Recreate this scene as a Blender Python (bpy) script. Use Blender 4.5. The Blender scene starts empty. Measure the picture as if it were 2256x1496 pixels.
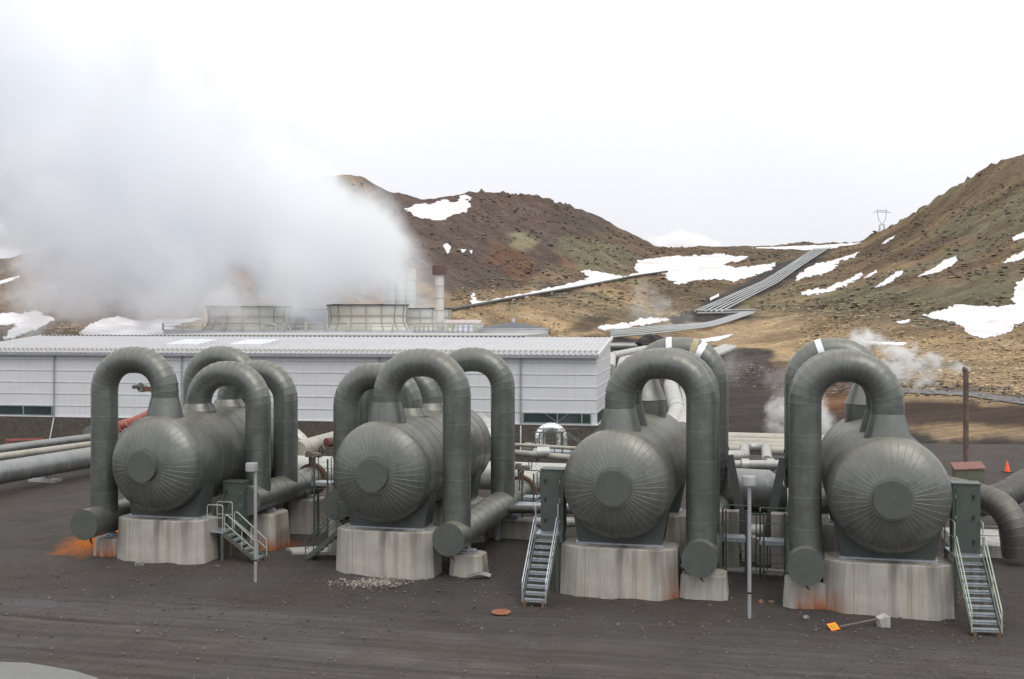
import bpy, bmesh, math, random
import numpy as np
from mathutils import Vector, Matrix
from mathutils.bvhtree import BVHTree
R = math.radians
rnd = random.Random(7)
SC = bpy.context.scene
COL = SC.collection

# ------------------------------------------------------------------ camera
F = 2400.0; CX = 1128.0; HY = 710.0; H = 9.0      # focal length in px of the photo, horizon row, eye height
cam = bpy.data.cameras.new('camera'); camo = bpy.data.objects.new('camera', cam); COL.objects.link(camo)
camo.location = (0, 0, H); camo.rotation_euler = (R(90), 0, 0)
cam.sensor_width = 36; cam.lens = 36 * F / 2256; cam.shift_y = -38 / 2256
cam.clip_start = 0.5; cam.clip_end = 6000
SC.camera = camo
def P(px, py, Y): return Vector(((px - CX) / F * Y, Y, H - (py - HY) / F * Y))
def G(px, py):                                       # point of the flat ground
    Y = H * F / (py - HY); return Vector(((px - CX) / F * Y, Y, 0))

# ------------------------------------------------------------------ sky and sun
SUN_EL, SUN_AZ = R(52), R(150)
w = bpy.data.worlds.new('World'); SC.world = w; w.use_nodes = True
nt = w.node_tree; nt.nodes.clear()
def N(nt, t, **kw):
    n = nt.nodes.new(t)
    for k, v in kw.items():
        if k.startswith('i_'):
            key = k[2:]; key = int(key) if key.isdigit() else key.replace('_', ' ')
            n.inputs[key].default_value = v
        else: setattr(n, k, v)
    return n
def L(nt, a, b): nt.links.new(a, b)
sky = N(nt, 'ShaderNodeTexSky', sky_type='NISHITA', sun_disc=False, sun_elevation=SUN_EL, sun_rotation=SUN_AZ, air_density=1.0, dust_density=3.0)
tc = N(nt, 'ShaderNodeTexCoord'); sx = N(nt, 'ShaderNodeSeparateXYZ'); L(nt, tc.outputs['Generated'], sx.inputs[0])
rp = N(nt, 'ShaderNodeValToRGB'); L(nt, sx.outputs['Z'], rp.inputs[0])      # overcast: brighter overhead than at the horizon
el = rp.color_ramp.elements
el[0].position = 0.0; el[0].color = (.70, .705, .755, 1)
el[1].position = 0.9; el[1].color = (1.06, 1.06, 1.06, 1)
e = el.new(0.08); e.color = (.79, .795, .84, 1)
e = el.new(0.24); e.color = (.96, .963, .985, 1)
nz = N(nt, 'ShaderNodeTexNoise', i_Scale=2.2, i_Detail=3.0); L(nt, tc.outputs['Generated'], nz.inputs['Vector'])
mr = N(nt, 'ShaderNodeMapRange', i_1=.3, i_2=.7, i_3=11.2, i_4=12.4); L(nt, nz.outputs['Fac'], mr.inputs[0])
sc = N(nt, 'ShaderNodeVectorMath', operation='SCALE'); L(nt, rp.outputs['Color'], sc.inputs[0]); L(nt, mr.outputs[0], sc.inputs['Scale'])
mx = N(nt, 'ShaderNodeMix', data_type='RGBA'); mx.inputs[0].default_value = .96
L(nt, sky.outputs[0], mx.inputs['A']); L(nt, sc.outputs[0], mx.inputs['B'])
bg = N(nt, 'ShaderNodeBackground', i_Strength=0.1); L(nt, mx.outputs['Result'], bg.inputs[0])
ow = N(nt, 'ShaderNodeOutputWorld'); L(nt, bg.outputs[0], ow.inputs[0])
sun = bpy.data.lights.new('sun', 'SUN'); sun.energy = 1.3; sun.angle = R(40); sun.color = (1, .97, .93)
so = bpy.data.objects.new('sun', sun); COL.objects.link(so)
so.rotation_euler = (R(90) - SUN_EL, 0, R(180) - SUN_AZ)
vs = SC.view_settings; vs.view_transform = 'Standard'; vs.look = 'None'; vs.exposure = 0.0; vs.gamma = 1
cy = SC.cycles
cy.volume_bounces = 32; cy.max_bounces = 32; cy.diffuse_bounces = 3; cy.glossy_bounces = 3
cy.volume_step_rate = .22; cy.volume_max_steps = 512
cy.use_denoising = True
cy.transparent_max_bounces = 8

# ------------------------------------------------------------------ numpy noise
def _h(ix, iy, s):
    n = (ix.astype(np.int64) * 374761393 + iy.astype(np.int64) * 668265263 + s * 974711) & 0xffffffff
    n = ((n ^ (n >> 13)) * 1274126177) & 0xffffffff
    return ((n ^ (n >> 16)) & 0xffff) / 65535.0
def vnoise(x, y, s=0):
    x = np.asarray(x, float); y = np.asarray(y, float)
    ix = np.floor(x); iy = np.floor(y); fx = x - ix; fy = y - iy
    fx = fx * fx * (3 - 2 * fx); fy = fy * fy * (3 - 2 * fy)
    a = _h(ix, iy, s); b = _h(ix + 1, iy, s); c = _h(ix, iy + 1, s); d = _h(ix + 1, iy + 1, s)
    return (a * (1 - fx) + b * fx) * (1 - fy) + (c * (1 - fx) + d * fx) * fy
def fbm(x, y, o=4, s=0):
    t = 0; a = .5; tot = 0
    for i in range(o):
        t = t + a * vnoise(x * 2 ** i, y * 2 ** i, s + i); tot += a; a *= .5
    return t / tot
def inpoly(px, py, poly):
    r = np.zeros(np.shape(px), bool); n = len(poly); j = n - 1
    for i in range(n):
        xi, yi = poly[i]; xj, yj = poly[j]
        if yi != yj:
            c = ((yi > py) != (yj > py)) & (px < (xj - xi) * (py - yi) / (yj - yi) + xi)
            r ^= c
        j = i
    return r

# ------------------------------------------------------------------ mesh helpers
def mkmesh(name, verts, faces, mats, mi=None, sharp=None, smooth=True):
    me = bpy.data.meshes.new(name); me.from_pydata([tuple(v) for v in verts], [], faces)
    for m in mats: me.materials.append(m)
    if mi is not None and len(mats) > 1: me.polygons.foreach_set('material_index', mi)
    if smooth:
        me.shade_smooth()
        if sharp is not None: me.set_sharp_from_angle(angle=R(sharp))
    me.update(); return me
class MB:
    def __init__(s): s.v = []; s.f = []; s.m = []
    def add(s, vs, fs, mi=0):
        o = len(s.v); s.v += [Vector(v) for v in vs]; s.f += [tuple(i + o for i in f) for f in fs]; s.m += [mi] * len(fs); return s
    def box(s, x0, x1, y0, y1, z0, z1, mi=0, M=None):
        vs = [Vector((x, y, z)) for z in (z0, z1) for y in (y0, y1) for x in (x0, x1)]
        if M is not None: vs = [M @ v for v in vs]
        return s.add(vs, [(0, 2, 3, 1), (4, 5, 7, 6), (0, 1, 5, 4), (2, 6, 7, 3), (0, 4, 6, 2), (1, 3, 7, 5)], mi)
    def rings(s, rings, n, caps=(True, True), mi=0, mis=None):
        # rings: list of (centre, u, v, ru, rv)
        o = len(s.v)
        for c, u, v, ru, rv in rings:
            for k in range(n):
                a = 2 * math.pi * k / n
                s.v.append(Vector(c) + u * (ru * math.cos(a)) + v * (rv * math.sin(a)))
        for i in range(len(rings) - 1):
            for k in range(n):
                k2 = (k + 1) % n
                s.f.append((o + i * n + k, o + i * n + k2, o + (i + 1) * n + k2, o + (i + 1) * n + k)); s.m.append(mis[i] if mis else mi)
        if caps[0]: s.f.append(tuple(o + k for k in reversed(range(n)))); s.m.append(mi)
        if caps[1]: s.f.append(tuple(o + (len(rings) - 1) * n + k for k in range(n))); s.m.append(mi)
        return s
    def cyl(s, p0, p1, r0, r1=None, n=12, caps=(True, True), mi=0):
        p0 = Vector(p0); p1 = Vector(p1); r1 = r0 if r1 is None else r1
        t = (p1 - p0).normalized(); u = t.orthogonal().normalized(); v = t.cross(u)
        return s.rings([(p0, u, v, r0, r0), (p1, u, v, r1, r1)], n, caps, mi)
    def poly(s, pts, r, n=8, mi=0, bend=None):          # thin tube through points, rounded corners if bend
        pts = [Vector(p) for p in pts]
        path = fillet(pts, bend, 22.5, None) if bend else [(p, None, 0) for p in pts]
        return s.sweep([q[0] for q in path], [0] * len(path), r, n, mi=mi)
    def sweep(s, pts, seam, r, n=24, caps=(True, True), mi=0, smi=1, sw=.014, sh=.009):
        T = []
        for i in range(len(pts)):
            a = pts[max(i - 1, 0)]; b = pts[min(i + 1, len(pts) - 1)]
            d1 = (pts[i] - a); d2 = (b - pts[i])
            d1 = d1.normalized() if d1.length > 1e-6 else Vector(); d2 = d2.normalized() if d2.length > 1e-6 else Vector()
            T.append((d1 + d2).normalized())
        u = T[0].orthogonal().normalized()
        if abs(T[0].z) > .9: u = Vector((1, 0, 0)); u = (u - T[0] * u.dot(T[0])).normalized()
        rg = []; mis = []
        for i, p in enumerate(pts):
            if i:
                q = T[i - 1].rotation_difference(T[i]); u = (q @ u); u = (u - T[i] * u.dot(T[i])).normalized()
            v = T[i].cross(u)
            if seam[i]:
                for off, dr, m in ((-sw, 0, smi), (-sw, sh, smi), (sw, sh, smi), (sw, 0, mi)):
                    rg.append((p + T[i] * off, u, v, r + dr, r + dr)); mis.append(m)
            else:
                rg.append((p, u, v, r, r)); mis.append(mi)
        return s.rings(rg, n, caps, mi, mis)
    def revolve(s, prof, n, origin=(0, 0, 0), axis='y', mi=0, closed=False):
        o = len(s.v); O = Vector(origin)
        for (a, r) in prof:
            for k in range(n):
                t = 2 * math.pi * k / n; c, q = math.cos(t) * r, math.sin(t) * r
                s.v.append(O + (Vector((c, a, q)) if axis == 'y' else Vector((c, q, a))))
        m = len(prof)
        for i in range(m - 1):
            for k in range(n):
                k2 = (k + 1) % n
                f = (o + i * n + k, o + i * n + k2, o + (i + 1) * n + k2, o + (i + 1) * n + k)
                s.f.append(f if axis == 'z' else f[::-1]); s.m.append(mi)
        return s
    def tf(s, M, i0=0):
        for i in range(i0, len(s.v)): s.v[i] = M @ s.v[i]
        return s
    def prism(s, outline, z0, z1, top=None, mi=0):       # outline xy list, optional other top outline
        n = len(outline); top = top or outline
        vs = [(x, y, z0) for x, y in outline] + [(x, y, z1) for x, y in top]
        return s.add(vs, [tuple(reversed(range(n))), tuple(range(n, 2 * n))] + [(i, (i + 1) % n, n + (i + 1) % n, n + i) for i in range(n)], mi)
    def obj(s, name, mats, parent=None, sharp=30, loc=None, rot=0):
        mats = mats if isinstance(mats, (list, tuple)) else [mats]
        me = mkmesh(name, s.v, s.f, mats, s.m, sharp)
        o = bpy.data.objects.new(name, me); COL.objects.link(o)
        if parent is not None: o.parent = parent
        if loc is not None: o.location = loc; o.rotation_euler = (0, 0, rot)
        return o
def fillet(pts, Rb, gore=10, seam=.9):
    """poly-line -> [(point, None, is_seam)], corners rounded with radius Rb in gores, seams every `seam` metres on straights"""
    out = []; pts = [Vector(p) for p in pts]; cur = pts[0]; out.append((cur.copy(), None, 0))
    for i in range(1, len(pts)):
        b = pts[i]
        last = i == len(pts) - 1
        d1 = (b - pts[i - 1]).normalized()
        if not last:
            d2 = (pts[i + 1] - b).normalized(); ang = d1.angle(d2)
            tl = Rb * math.tan(ang / 2) if ang > .01 else 0
        else: ang = 0; tl = 0
        endp = b - d1 * tl; ln = (endp - cur).length
        if seam and ln > seam * .8:
            k = max(1, int(round(ln / seam)))
            for j in range(1, k): out.append((cur + d1 * (ln * j / k), None, 1))
        if last: out.append((b, None, 0)); break
        if ang > .01:
            ax = d1.cross(d2).normalized(); c = endp + (ax.cross(d1)) * Rb
            g = max(2, int(round(math.degrees(ang) / gore)))
            for j in range(g + 1):
                M = Matrix.Rotation(ang * j / g, 3, ax)
                out.append((c + M @ (endp - c), None, 1 if seam else 0))
            cur = out[-1][0]
    return out
def empty(name, loc=(0, 0, 0), rz=0):
    o = bpy.data.objects.new(name, None); COL.objects.link(o); o.location = loc; o.rotation_euler = (0, 0, rz); o.empty_display_size = .3; return o
def tag(o, label=None, cat=None, group=None, kind=None):
    if label: o['label'] = label
    if cat: o['category'] = cat
    if group: o['group'] = group
    if kind: o['kind'] = kind
    return o
def thing(name, label, cat, loc=(0, 0, 0), rz=0, group=None): return tag(empty(name, loc, rz), label, cat, group)

# ------------------------------------------------------------------ materials
def lin(r, g, b): return tuple(((c / 255) / 12.92 if c / 255 < .04045 else ((c / 255 + .055) / 1.055) ** 2.4) for c in (r, g, b)) + (1,)
class MT:
    def __init__(s, name, rough=.6, metal=0, spec=.5):
        s.m = bpy.data.materials.new(name); s.m.use_nodes = True; s.nt = s.m.node_tree
        s.b = s.nt.nodes['Principled BSDF']; s.b.inputs['Roughness'].default_value = rough; s.b.inputs['Metallic'].default_value = metal
        s.b.inputs['Specular IOR Level'].default_value = spec
        g = N(s.nt, 'ShaderNodeNewGeometry'); s.pos = g.outputs['Position']; s.nrm = g.outputs['Normal']
        tcn = N(s.nt, 'ShaderNodeTexCoord'); s.ob = tcn.outputs['Object']
    def map(s, v, scale=(1, 1, 1), rot=0):
        n = N(s.nt, 'ShaderNodeMapping'); L(s.nt, v, n.inputs[0]); n.inputs['Scale'].default_value = scale; n.inputs['Rotation'].default_value = (0, 0, rot); return n.outputs[0]
    def noise(s, v, scale, detail=4, rough=.55, lo=.3, hi=.7, a=0, b=1, out='Fac'):
        n = N(s.nt, 'ShaderNodeTexNoise', i_Scale=scale, i_Detail=detail, i_Roughness=rough); L(s.nt, v, n.inputs['Vector'])
        return s.rng(n.outputs[out], lo, hi, a, b)
    def rng(s, v, lo, hi, a=0, b=1):
        m = N(s.nt, 'ShaderNodeMapRange', i_1=lo, i_2=hi, i_3=a, i_4=b)
        L(s.nt, v, m.inputs[0]); return m.outputs[0]
    def mix(s, f, a, b, blend='MIX'):
        m = N(s.nt, 'ShaderNodeMix', data_type='RGBA', blend_type=blend, clamp_factor=True)
        if isinstance(f, (int, float)): m.inputs[0].default_value = f
        else: L(s.nt, f, m.inputs[0])
        for k, c in (('A', a), ('B', b)):
            if isinstance(c, tuple): m.inputs[k].default_value = c if len(c) == 4 else c + (1,)
            else: L(s.nt, c, m.inputs[k])
        return m.outputs['Result']
    def math(s, op, a, b=None, c=None):
        m = N(s.nt, 'ShaderNodeMath', operation=op)
        for i, x in enumerate((a, b, c)):
            if x is None: continue
            if isinstance(x, (int, float)): m.inputs[i].default_value = x
            else: L(s.nt, x, m.inputs[i])
        return m.outputs[0]
    def xyz(s, v):
        n = N(s.nt, 'ShaderNodeSeparateXYZ'); L(s.nt, v, n.inputs[0]); return n.outputs
    def col(s, c):
        if isinstance(c, tuple): s.b.inputs['Base Color'].default_value = c if len(c) == 4 else c + (1,)
        else: L(s.nt, c, s.b.inputs['Base Color'])
        return s
    def rough(s, v): L(s.nt, v, s.b.inputs['Roughness']); return s
    def bump(s, v, strength=.3, dist=.02):
        n = N(s.nt, 'ShaderNodeBump', i_Strength=strength, i_Distance=dist); L(s.nt, v, n.inputs['Height']); L(s.nt, n.outputs[0], s.b.inputs['Normal']); return s

def cladding(name, c, dust=(.31, .295, .245), metal=.45, rough=.31, amt=.66):
    t = MT(name, rough, metal)
    b = t.mix(t.noise(t.pos, .8, 3), tuple(x * .80 for x in c), tuple(x * 1.12 for x in c))
    b = t.mix(t.noise(t.map(t.pos, (1, 1, .12)), 5, 4, lo=.48, hi=.72, a=0, b=.45), b, tuple(x * .6 for x in c))
    b = t.mix(t.noise(t.pos, .45, 5, .65, .5, .7, 0, .5), b, tuple(x * 1.35 for x in c))
    up = t.rng(t.xyz(t.nrm)[2], .15, 1, 0, amt)
    f = t.math('MULTIPLY', up, t.noise(t.pos, 1.3, 6, lo=.25, hi=.65, a=.45, b=1))
    t.col(t.mix(f, b, dust))
    t.rough(t.math('ADD', t.noise(t.pos, 2.5, 4, a=rough - .05, b=rough + .10), t.math('MULTIPLY', f, .22)))
    t.bump(t.math('ADD', t.noise(t.pos, 1.6, 2), t.math('MULTIPLY', t.noise(t.pos, 6, 2), .25)), .22, .04)
    return t.m
M_CLAD = cladding('green_grey_cladding', (.142, .152, .140))
M_CLAD2 = cladding('dusty_green_grey_cladding', (.150, .157, .144), amt=.8)
M_SEAM = cladding('cladding_seam', (.185, .195, .182), metal=.45, rough=.45, amt=.2)
def flat(name, c, rough=.5, metal=0, var=.12, scale=3, bump=0):
    t = MT(name, rough, metal)
    t.col(t.mix(t.noise(t.pos, scale, 5), tuple(x * (1 - var) for x in c), tuple(min(1, x * (1 + var)) for x in c)))
    if bump: t.bump(t.noise(t.pos, 12, 4), bump, .02)
    return t.m
M_CAP = flat('cap_green_paint', (.092, .102, .092), .45, .15)
M_SADDLE = flat('saddle_grey_green', (.068, .076, .073), .45, .15)
M_CABINET = flat('cabinet_green', (.078, .096, .086), .4, .1)
M_DARK = flat('black_rubber', (.02, .02, .02), .5)
M_GALV = flat('galvanised_steel', (.42, .46, .50), .42, .6, .18, 9)
M_RAILGREEN = flat('green_rail_paint', (.105, .122, .098), .45, .3)
M_RAILPALE = flat('pale_green_rail_paint', (.42, .47, .40), .45, .3)
M_LAMP = flat('lamp_post_grey', (.36, .36, .38), .45, .3)
M_PALEPIPE = cladding('pale_grey_pipe_cladding', (.46, .47, .45), dust=(.52, .5, .44), metal=.35, rough=.35)
M_TANPIPE = cladding('tan_grey_pipe_cladding', (.40, .38, .33), dust=(.45, .42, .35), metal=.25, rough=.45)
M_BLUEPIPE = cladding('grey_steel_pipe', (.25, .26, .255), dust=(.38, .38, .37), metal=.55, rough=.33)
M_DKPIPE = cladding('dark_grey_pipe_cladding', (.085, .085, .08), dust=(.16, .15, .13), metal=.4, rough=.45, amt=.5)
M_PALESEAM = flat('pale_seam', (.36, .36, .34), .4, .4)
M_SILVER = flat('bare_aluminium', (.80, .80, .80), .25, .9, .15, 3)
M_WHITEPATCH = flat('white_bare_patch', (.80, .81, .82), .35, .5, .1, 6)
M_TANPATCH = flat('torn_insulation', (.42, .36, .22), .9)
M_RUST = flat('rusty_steel', (.14, .075, .05), .8, .1, .4, 12, .5)
M_RED = flat('faded_red_paint', (.32, .105, .085), .5, 0, .2, 4)
M_REDROOF = flat('dull_red_lid', (.21, .095, .075), .6)
M_ORANGE = flat('orange_plastic', (.80, .11, .02), .5)
M_YEL = flat('orange_yellow_sign', (.95, .42, .02), .5)
M_ROCK = flat('dark_lava_rock', (.035, .032, .03), .9, 0, .3, 2, .5)
def concrete(name, rust=None, c1=(.46, .44, .40), c2=(.35, .33, .295)):
    t = MT(name, .85, 0, .3)
    ob = t.ob; x, y, z = t.xyz(ob)[0], t.xyz(ob)[1], t.xyz(ob)[2]
    b = t.mix(t.noise(ob, 1.4, 6), c2, c1)
    st = t.noise(t.map(ob, (2.0, 2.0, .10)), 1.1, 5, .6, .47, .66)
    top = t.rng(z, .2, 1.7, .35, 1)
    b = t.mix(t.math('MULTIPLY', t.math('MULTIPLY', st, top), .82), b, (.085, .075, .062))
    fine = t.noise(t.map(ob, (11, 11, .25)), 1.2, 4, .6, .52, .72)
    b = t.mix(t.math('MULTIPLY', fine, .34), b, (.14, .13, .115))
    ye = t.noise(t.map(ob, (3, 3, .3)), .9, 3, .5, .58, .74)
    b = t.mix(t.math('MULTIPLY', ye, .35), b, (.42, .31, .17))
    cs = t.math('ABSOLUTE', t.math('SUBTRACT', x, .15)); cs = t.math('ADD', cs, t.noise(t.map(ob, (1, 1, .3)), 3, 4, a=-.12, b=.12)); b = t.mix(t.math('MULTIPLY', t.rng(cs, .05, .22, .6, 0), t.rng(z, .1, 1.5, .3, 1)), b, (.12, .105, .088))
    if rust:
        rz = t.rng(z, .0, rust[2], 1, 0); rn = t.noise(t.map(ob, (3, 3, .5)), 1.3, 4, .6, .15, .55)
        rx = t.rng(x, rust[0], rust[1], 0, 1)
        b = t.mix(t.math('MULTIPLY', t.math('MULTIPLY', rz, rn), rx), b, (.27, .075, .016))
    b = t.mix(t.noise(ob, 45, 3, lo=.62, hi=.7, a=0, b=.5), b, (.2, .19, .18))
    for gx_ in (-1.05, .62):      # formwork joints
        dd = t.math('ABSOLUTE', t.math('SUBTRACT', x, gx_)); b = t.mix(t.rng(dd, .006, .018, .45, 0), b, (.14, .13, .115))
    hb = t.rng(z, .62, .70, 0, 1); b = t.mix(t.math('MULTIPLY', hb, .18), b, (.30, .28, .25))
    t.col(b); t.bump(t.noise(t.map(ob, (6, 6, .6)), 3, 5), .35, .02)
    return t.m
M_CONC = concrete('stained_concrete'); M_CONCR = concrete('concrete_rusty_right', (1.35, 1.8, 1.1)); M_CONCL = concrete('concrete_rusty_left', (-1.15, -1.6, .9)); M_CONCB = concrete('concrete_rusty_middle', (-.55, -.30, .75))
M_CONCP = concrete('pale_concrete', None, (.50, .49, .46), (.40, .39, .37))
def wallmat():
    t = MT('pale_metal_cladding', .42, .05)
    ob = t.ob; x, y, z = t.xyz(ob)[0], t.xyz(ob)[1], t.xyz(ob)[2]
    c = t.mix(t.noise(t.map(ob, (.12, .12, .5)), 1.5, 4), (.59, .60, .625), (.66, .67, .695))
    c = t.mix(t.noise(t.map(ob, (2.5, 2.5, .15)), 1.5, 4, lo=.52, hi=.78, a=0, b=.35), c, (.44, .44, .47))
    t.col(c); return t.m
M_WALL = wallmat()
M_TRIM = flat('pale_trim', (.68, .69, .70), .4, .2)
M_GUTTER = flat('grey_gutter', (.30, .32, .34), .45, .3)
M_ROOF = flat('ribbed_metal_roof', (.50, .50, .515), .45, .35, .06, 1)
M_ROOF2 = flat('grey_flat_roof', (.42, .42, .40), .6, 0, .08, .4)
M_BASEWALL = flat('dark_rough_base_wall', (.085, .072, .060), .9, 0, .3, 4, .4)
M_GLASS = flat('dark_window_glass', (.035, .055, .055), .08, 0, .3, .6)
M_WFRAME = flat('grey_green_window_frame', (.25, .29, .27), .5)
M_PALEBLUE = flat('pale_blue_wall', (.62, .67, .75), .5)
M_STACK = flat('cream_tower_panels', (.50, .50, .45), .55, 0, .1, .6)
M_STACKRIB = flat('tan_tower_ribs', (.34, .31, .23), .6)
M_DKRIM = flat('dark_rim', (.05, .06, .065), .5)
M_CHIM = flat('grey_chimney_cladding', (.60, .60, .55), .5, .2, .1, 1)
M_BROWN = flat('brown_cowl', (.13, .078, .065), .6)
M_TANK = flat('pale_tank', (.62, .64, .66), .4, .3)
M_TANKROOF = flat('dark_tank_roof', (.09, .10, .11), .6)
M_PYLON = flat('lattice_steel', (.34, .33, .34), .5, .3)

# snow
t = MT('old_snow', .7, 0, .3); t.col(t.mix(t.noise(t.pos, .12, 5, lo=.42, hi=.72), (.85, .85, .87), (.60, .56, .54))); t.bump(t.noise(t.pos, .25, 6), .7, 1.2); M_SNOW = t.m

# ground
def groundmat(name):
    t = MT(name, .9, 0, .35)
    p = t.pos; pr = t.map(p, (1, 1, 1), R(12.5)); xs = t.xyz(pr)
    base = t.mix(t.noise(p, .35, 6, .6, .3, .7), (.066, .060, .056), (.108, .098, .091))
    base = t.mix(t.noise(p, .16, 3, .5, .48, .66, 0, .6), base, (.095, .076, .060))
    # the driven track runs across in front of the plinths
    rd = t.math('ADD', xs[1], t.noise(t.map(pr, (.15, .6, 1)), 1, 3, a=-.8, b=.8))
    road = t.rng(rd, 30.2, 32.0, 1, 0)
    stv = t.map(pr, (.035, 1.5, 1))
    st = t.noise(stv, 1.3, 6, .62, .34, .66)
    rc = t.mix(st, (.062, .057, .054), (.185, .168, .152))
    rc = t.mix(t.noise(t.map(pr, (.05, 3.2, 1)), 1.0, 5, .65, .54, .68, 0, .9), rc, (.190, .190, .198))
    rc = t.mix(t.noise(t.map(pr, (.07, 2.4, 1)), .8, 5, .65, .60, .72, 0, .85), rc, (.038, .035, .034))
    base = t.mix(road, base, rc)
    edge = t.math('MULTIPLY', t.rng(rd, 28.5, 30.5), t.rng(rd, 31.0, 33.0, 1, 0))
    base = t.mix(t.math('MULTIPLY', edge, t.noise(t.map(pr, (.06, 2.5, 1)), 1.2, 5, .65, .42, .6, 0, .8)), base, (.165, .168, .180))
    track_mask = road
    # pebbles
    for sc_, th, colr in ((26, .10, (.20, .19, .18)), (13, .085, (.18, .16, .15)), (40, .12, (.22, .16, .12)), (9, .04, (.34, .32, .30))):
        v = N(t.nt, 'ShaderNodeTexVoronoi', feature='F1', i_Scale=sc_); L(t.nt, p, v.inputs['Vector'])
        m = t.math('MULTIPLY', t.rng(v.outputs['Distance'], th * .7, th * 2.2, 1, 0), t.noise(p, 1.1 + sc_ * .02, 3, .6, .42, .62))
        base = t.mix(m, base, colr)
    for sc_, am in ((24, .34), (9, .20)):
        v = N(t.nt, 'ShaderNodeTexVoronoi', feature='F1', i_Scale=sc_); L(t.nt, p, v.inputs['Vector'])
        cx_ = t.xyz(v.outputs['Color'])
        st_ = t.mix(cx_[1], t.mix(t.rng(cx_[0], 0, 1), (.030, .029, .029), (.17, .16, .155)), (.105, .082, .066))
        base = t.mix(t.math('MULTIPLY', t.noise(p, .7, 4, lo=.35, hi=.6), am), base, st_)
    nb = t.noise(p, .22, 5, .6, .46, .6)
    base = t.mix(t.math('MULTIPLY', nb, .45), base, t.mix(1.0, base, (1.08, .93, .82), 'MULTIPLY'))
    base = t.mix(t.noise(p, .5, 6, .7, .5, .64, 0, .6), base, t.mix(1.0, base, (.74, .73, .76), 'MULTIPLY'))
    # iron-orange deposit by the left header
    o = G(222, 1187)
    q = t.map(p, (1, 1, 1)); xs2 = t.xyz(p)
    dx = t.math('MULTIPLY', t.math('SUBTRACT', xs2[0], o.x + .1), .80); dy = t.math('MULTIPLY', t.math('SUBTRACT', xs2[1], o.y + .0), .30)
    d = t.math('SQRT', t.math('ADD', t.math('MULTIPLY', dx, dx), t.math('MULTIPLY', dy, dy)))
    d = t.math('ADD', d, t.noise(pr, 1.1, 6, .6, a=-.35, b=.35))
    base = t.mix(t.rng(d, .45, 1.25, 1, 0), base, t.mix(t.noise(p, 6, 5, lo=.4, hi=.7), (.70, .19, .006), (.42, .115, .010)))
    o2 = G(560, 1205)
    dx = t.math('MULTIPLY', t.math('SUBTRACT', xs2[0], o2.x + .2), .6); dy = t.math('MULTIPLY', t.math('SUBTRACT', xs2[1], o2.y + .7), .8)
    d = t.math('SQRT', t.math('ADD', t.math('MULTIPLY', dx, dx), t.math('MULTIPLY', dy, dy)))
    d = t.math('ADD', d, t.noise(p, 1.5, 6, .6, a=-.5, b=.5))
    base = t.mix(t.rng(d, .3, 1.1, .9, 0), base, (.30, .085, .012))
    t.col(base)
    t.bump(t.math('ADD', t.math('ADD', t.noise(p, 14, 6, .75), t.noise(p, 4, 5, .7)), t.math('MULTIPLY', t.noise(stv, 2, 5), .8)), .9, .07)
    return t.m
M_GROUND = groundmat('dark_gravel_ground')
# hills: surface cover comes from a vertex attribute (what grows or lies there), broken up by noise
def hillmat():
    t = MT('moss_grass_and_cinder_slopes', .95, 0, .2)
    a = N(t.nt, 'ShaderNodeAttribute', attribute_name='cover'); c = a.outputs['Color']
    sd = N(t.nt, 'ShaderNodeAttribute', attribute_name='side').outputs['Fac']
    p = t.pos
    def dotp(v):
        n = N(t.nt, 'ShaderNodeVectorMath', operation='DOT_PRODUCT'); L(t.nt, p, n.inputs[0]); n.inputs[1].default_value = v; return n.outputs['Value']
    def grain(a_, l_, sa, sl_):
        n = N(t.nt, 'ShaderNodeCombineXYZ'); L(t.nt, t.math('MULTIPLY', dotp(a_), sa), n.inputs[0]); L(t.nt, t.math('MULTIPLY', dotp(l_), sl_), n.inputs[1]); return n.outputs[0]
    g1 = grain((.94, .35, 0), (-.35, .94, 0), .42, .035); g2 = grain((-.66, .75, 0), (.75, .66, 0), .50, .030)
    def gn(*k, **kw): 
        m = N(t.nt, 'ShaderNodeMix', data_type='FLOAT'); L(t.nt, sd, m.inputs[0]); L(t.nt, t.noise(g1, *k, **kw), m.inputs[2]); L(t.nt, t.noise(g2, *k, **kw), m.inputs[3]); return m.outputs[0]
    gA = gn(.45, 7, .62, .38, .62)
    c = t.mix(t.math('MULTIPLY', gA, .62), c, t.mix(1.0, c, (.50, .46, .44), 'MULTIPLY'))
    gB = gn(1.3, 7, .68, .50, .64)
    c = t.mix(t.math('MULTIPLY', gB, .7), c, t.mix(1.0, c, (1.55, 1.48, 1.36), 'MULTIPLY'))
    c = t.mix(t.noise(p, .35, 8, .75, .50, .62, 0, .45), c, t.mix(1.0, c, (.55, .50, .48), 'MULTIPLY'))
    c = t.mix(t.noise(p, 1.0, 8, .8, .52, .62, 0, .7), c, t.mix(1.0, c, (.40, .37, .36), 'MULTIPLY'))
    c = t.mix(t.noise(p, 1.9, 6, .8, .53, .61, 0, .7), c, t.mix(1.0, c, (1.75, 1.7, 1.6), 'MULTIPLY'))
    gv = g1
    t.col(c)
    t.bump(t.math('ADD', gA, t.math('ADD', t.math('MULTIPLY', t.noise(p, .35, 8, .7), 1.2), t.noise(p, 1.1, 8, .8))), 1.0, 1.0)
    return t.m
M_HILL = hillmat()

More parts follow.
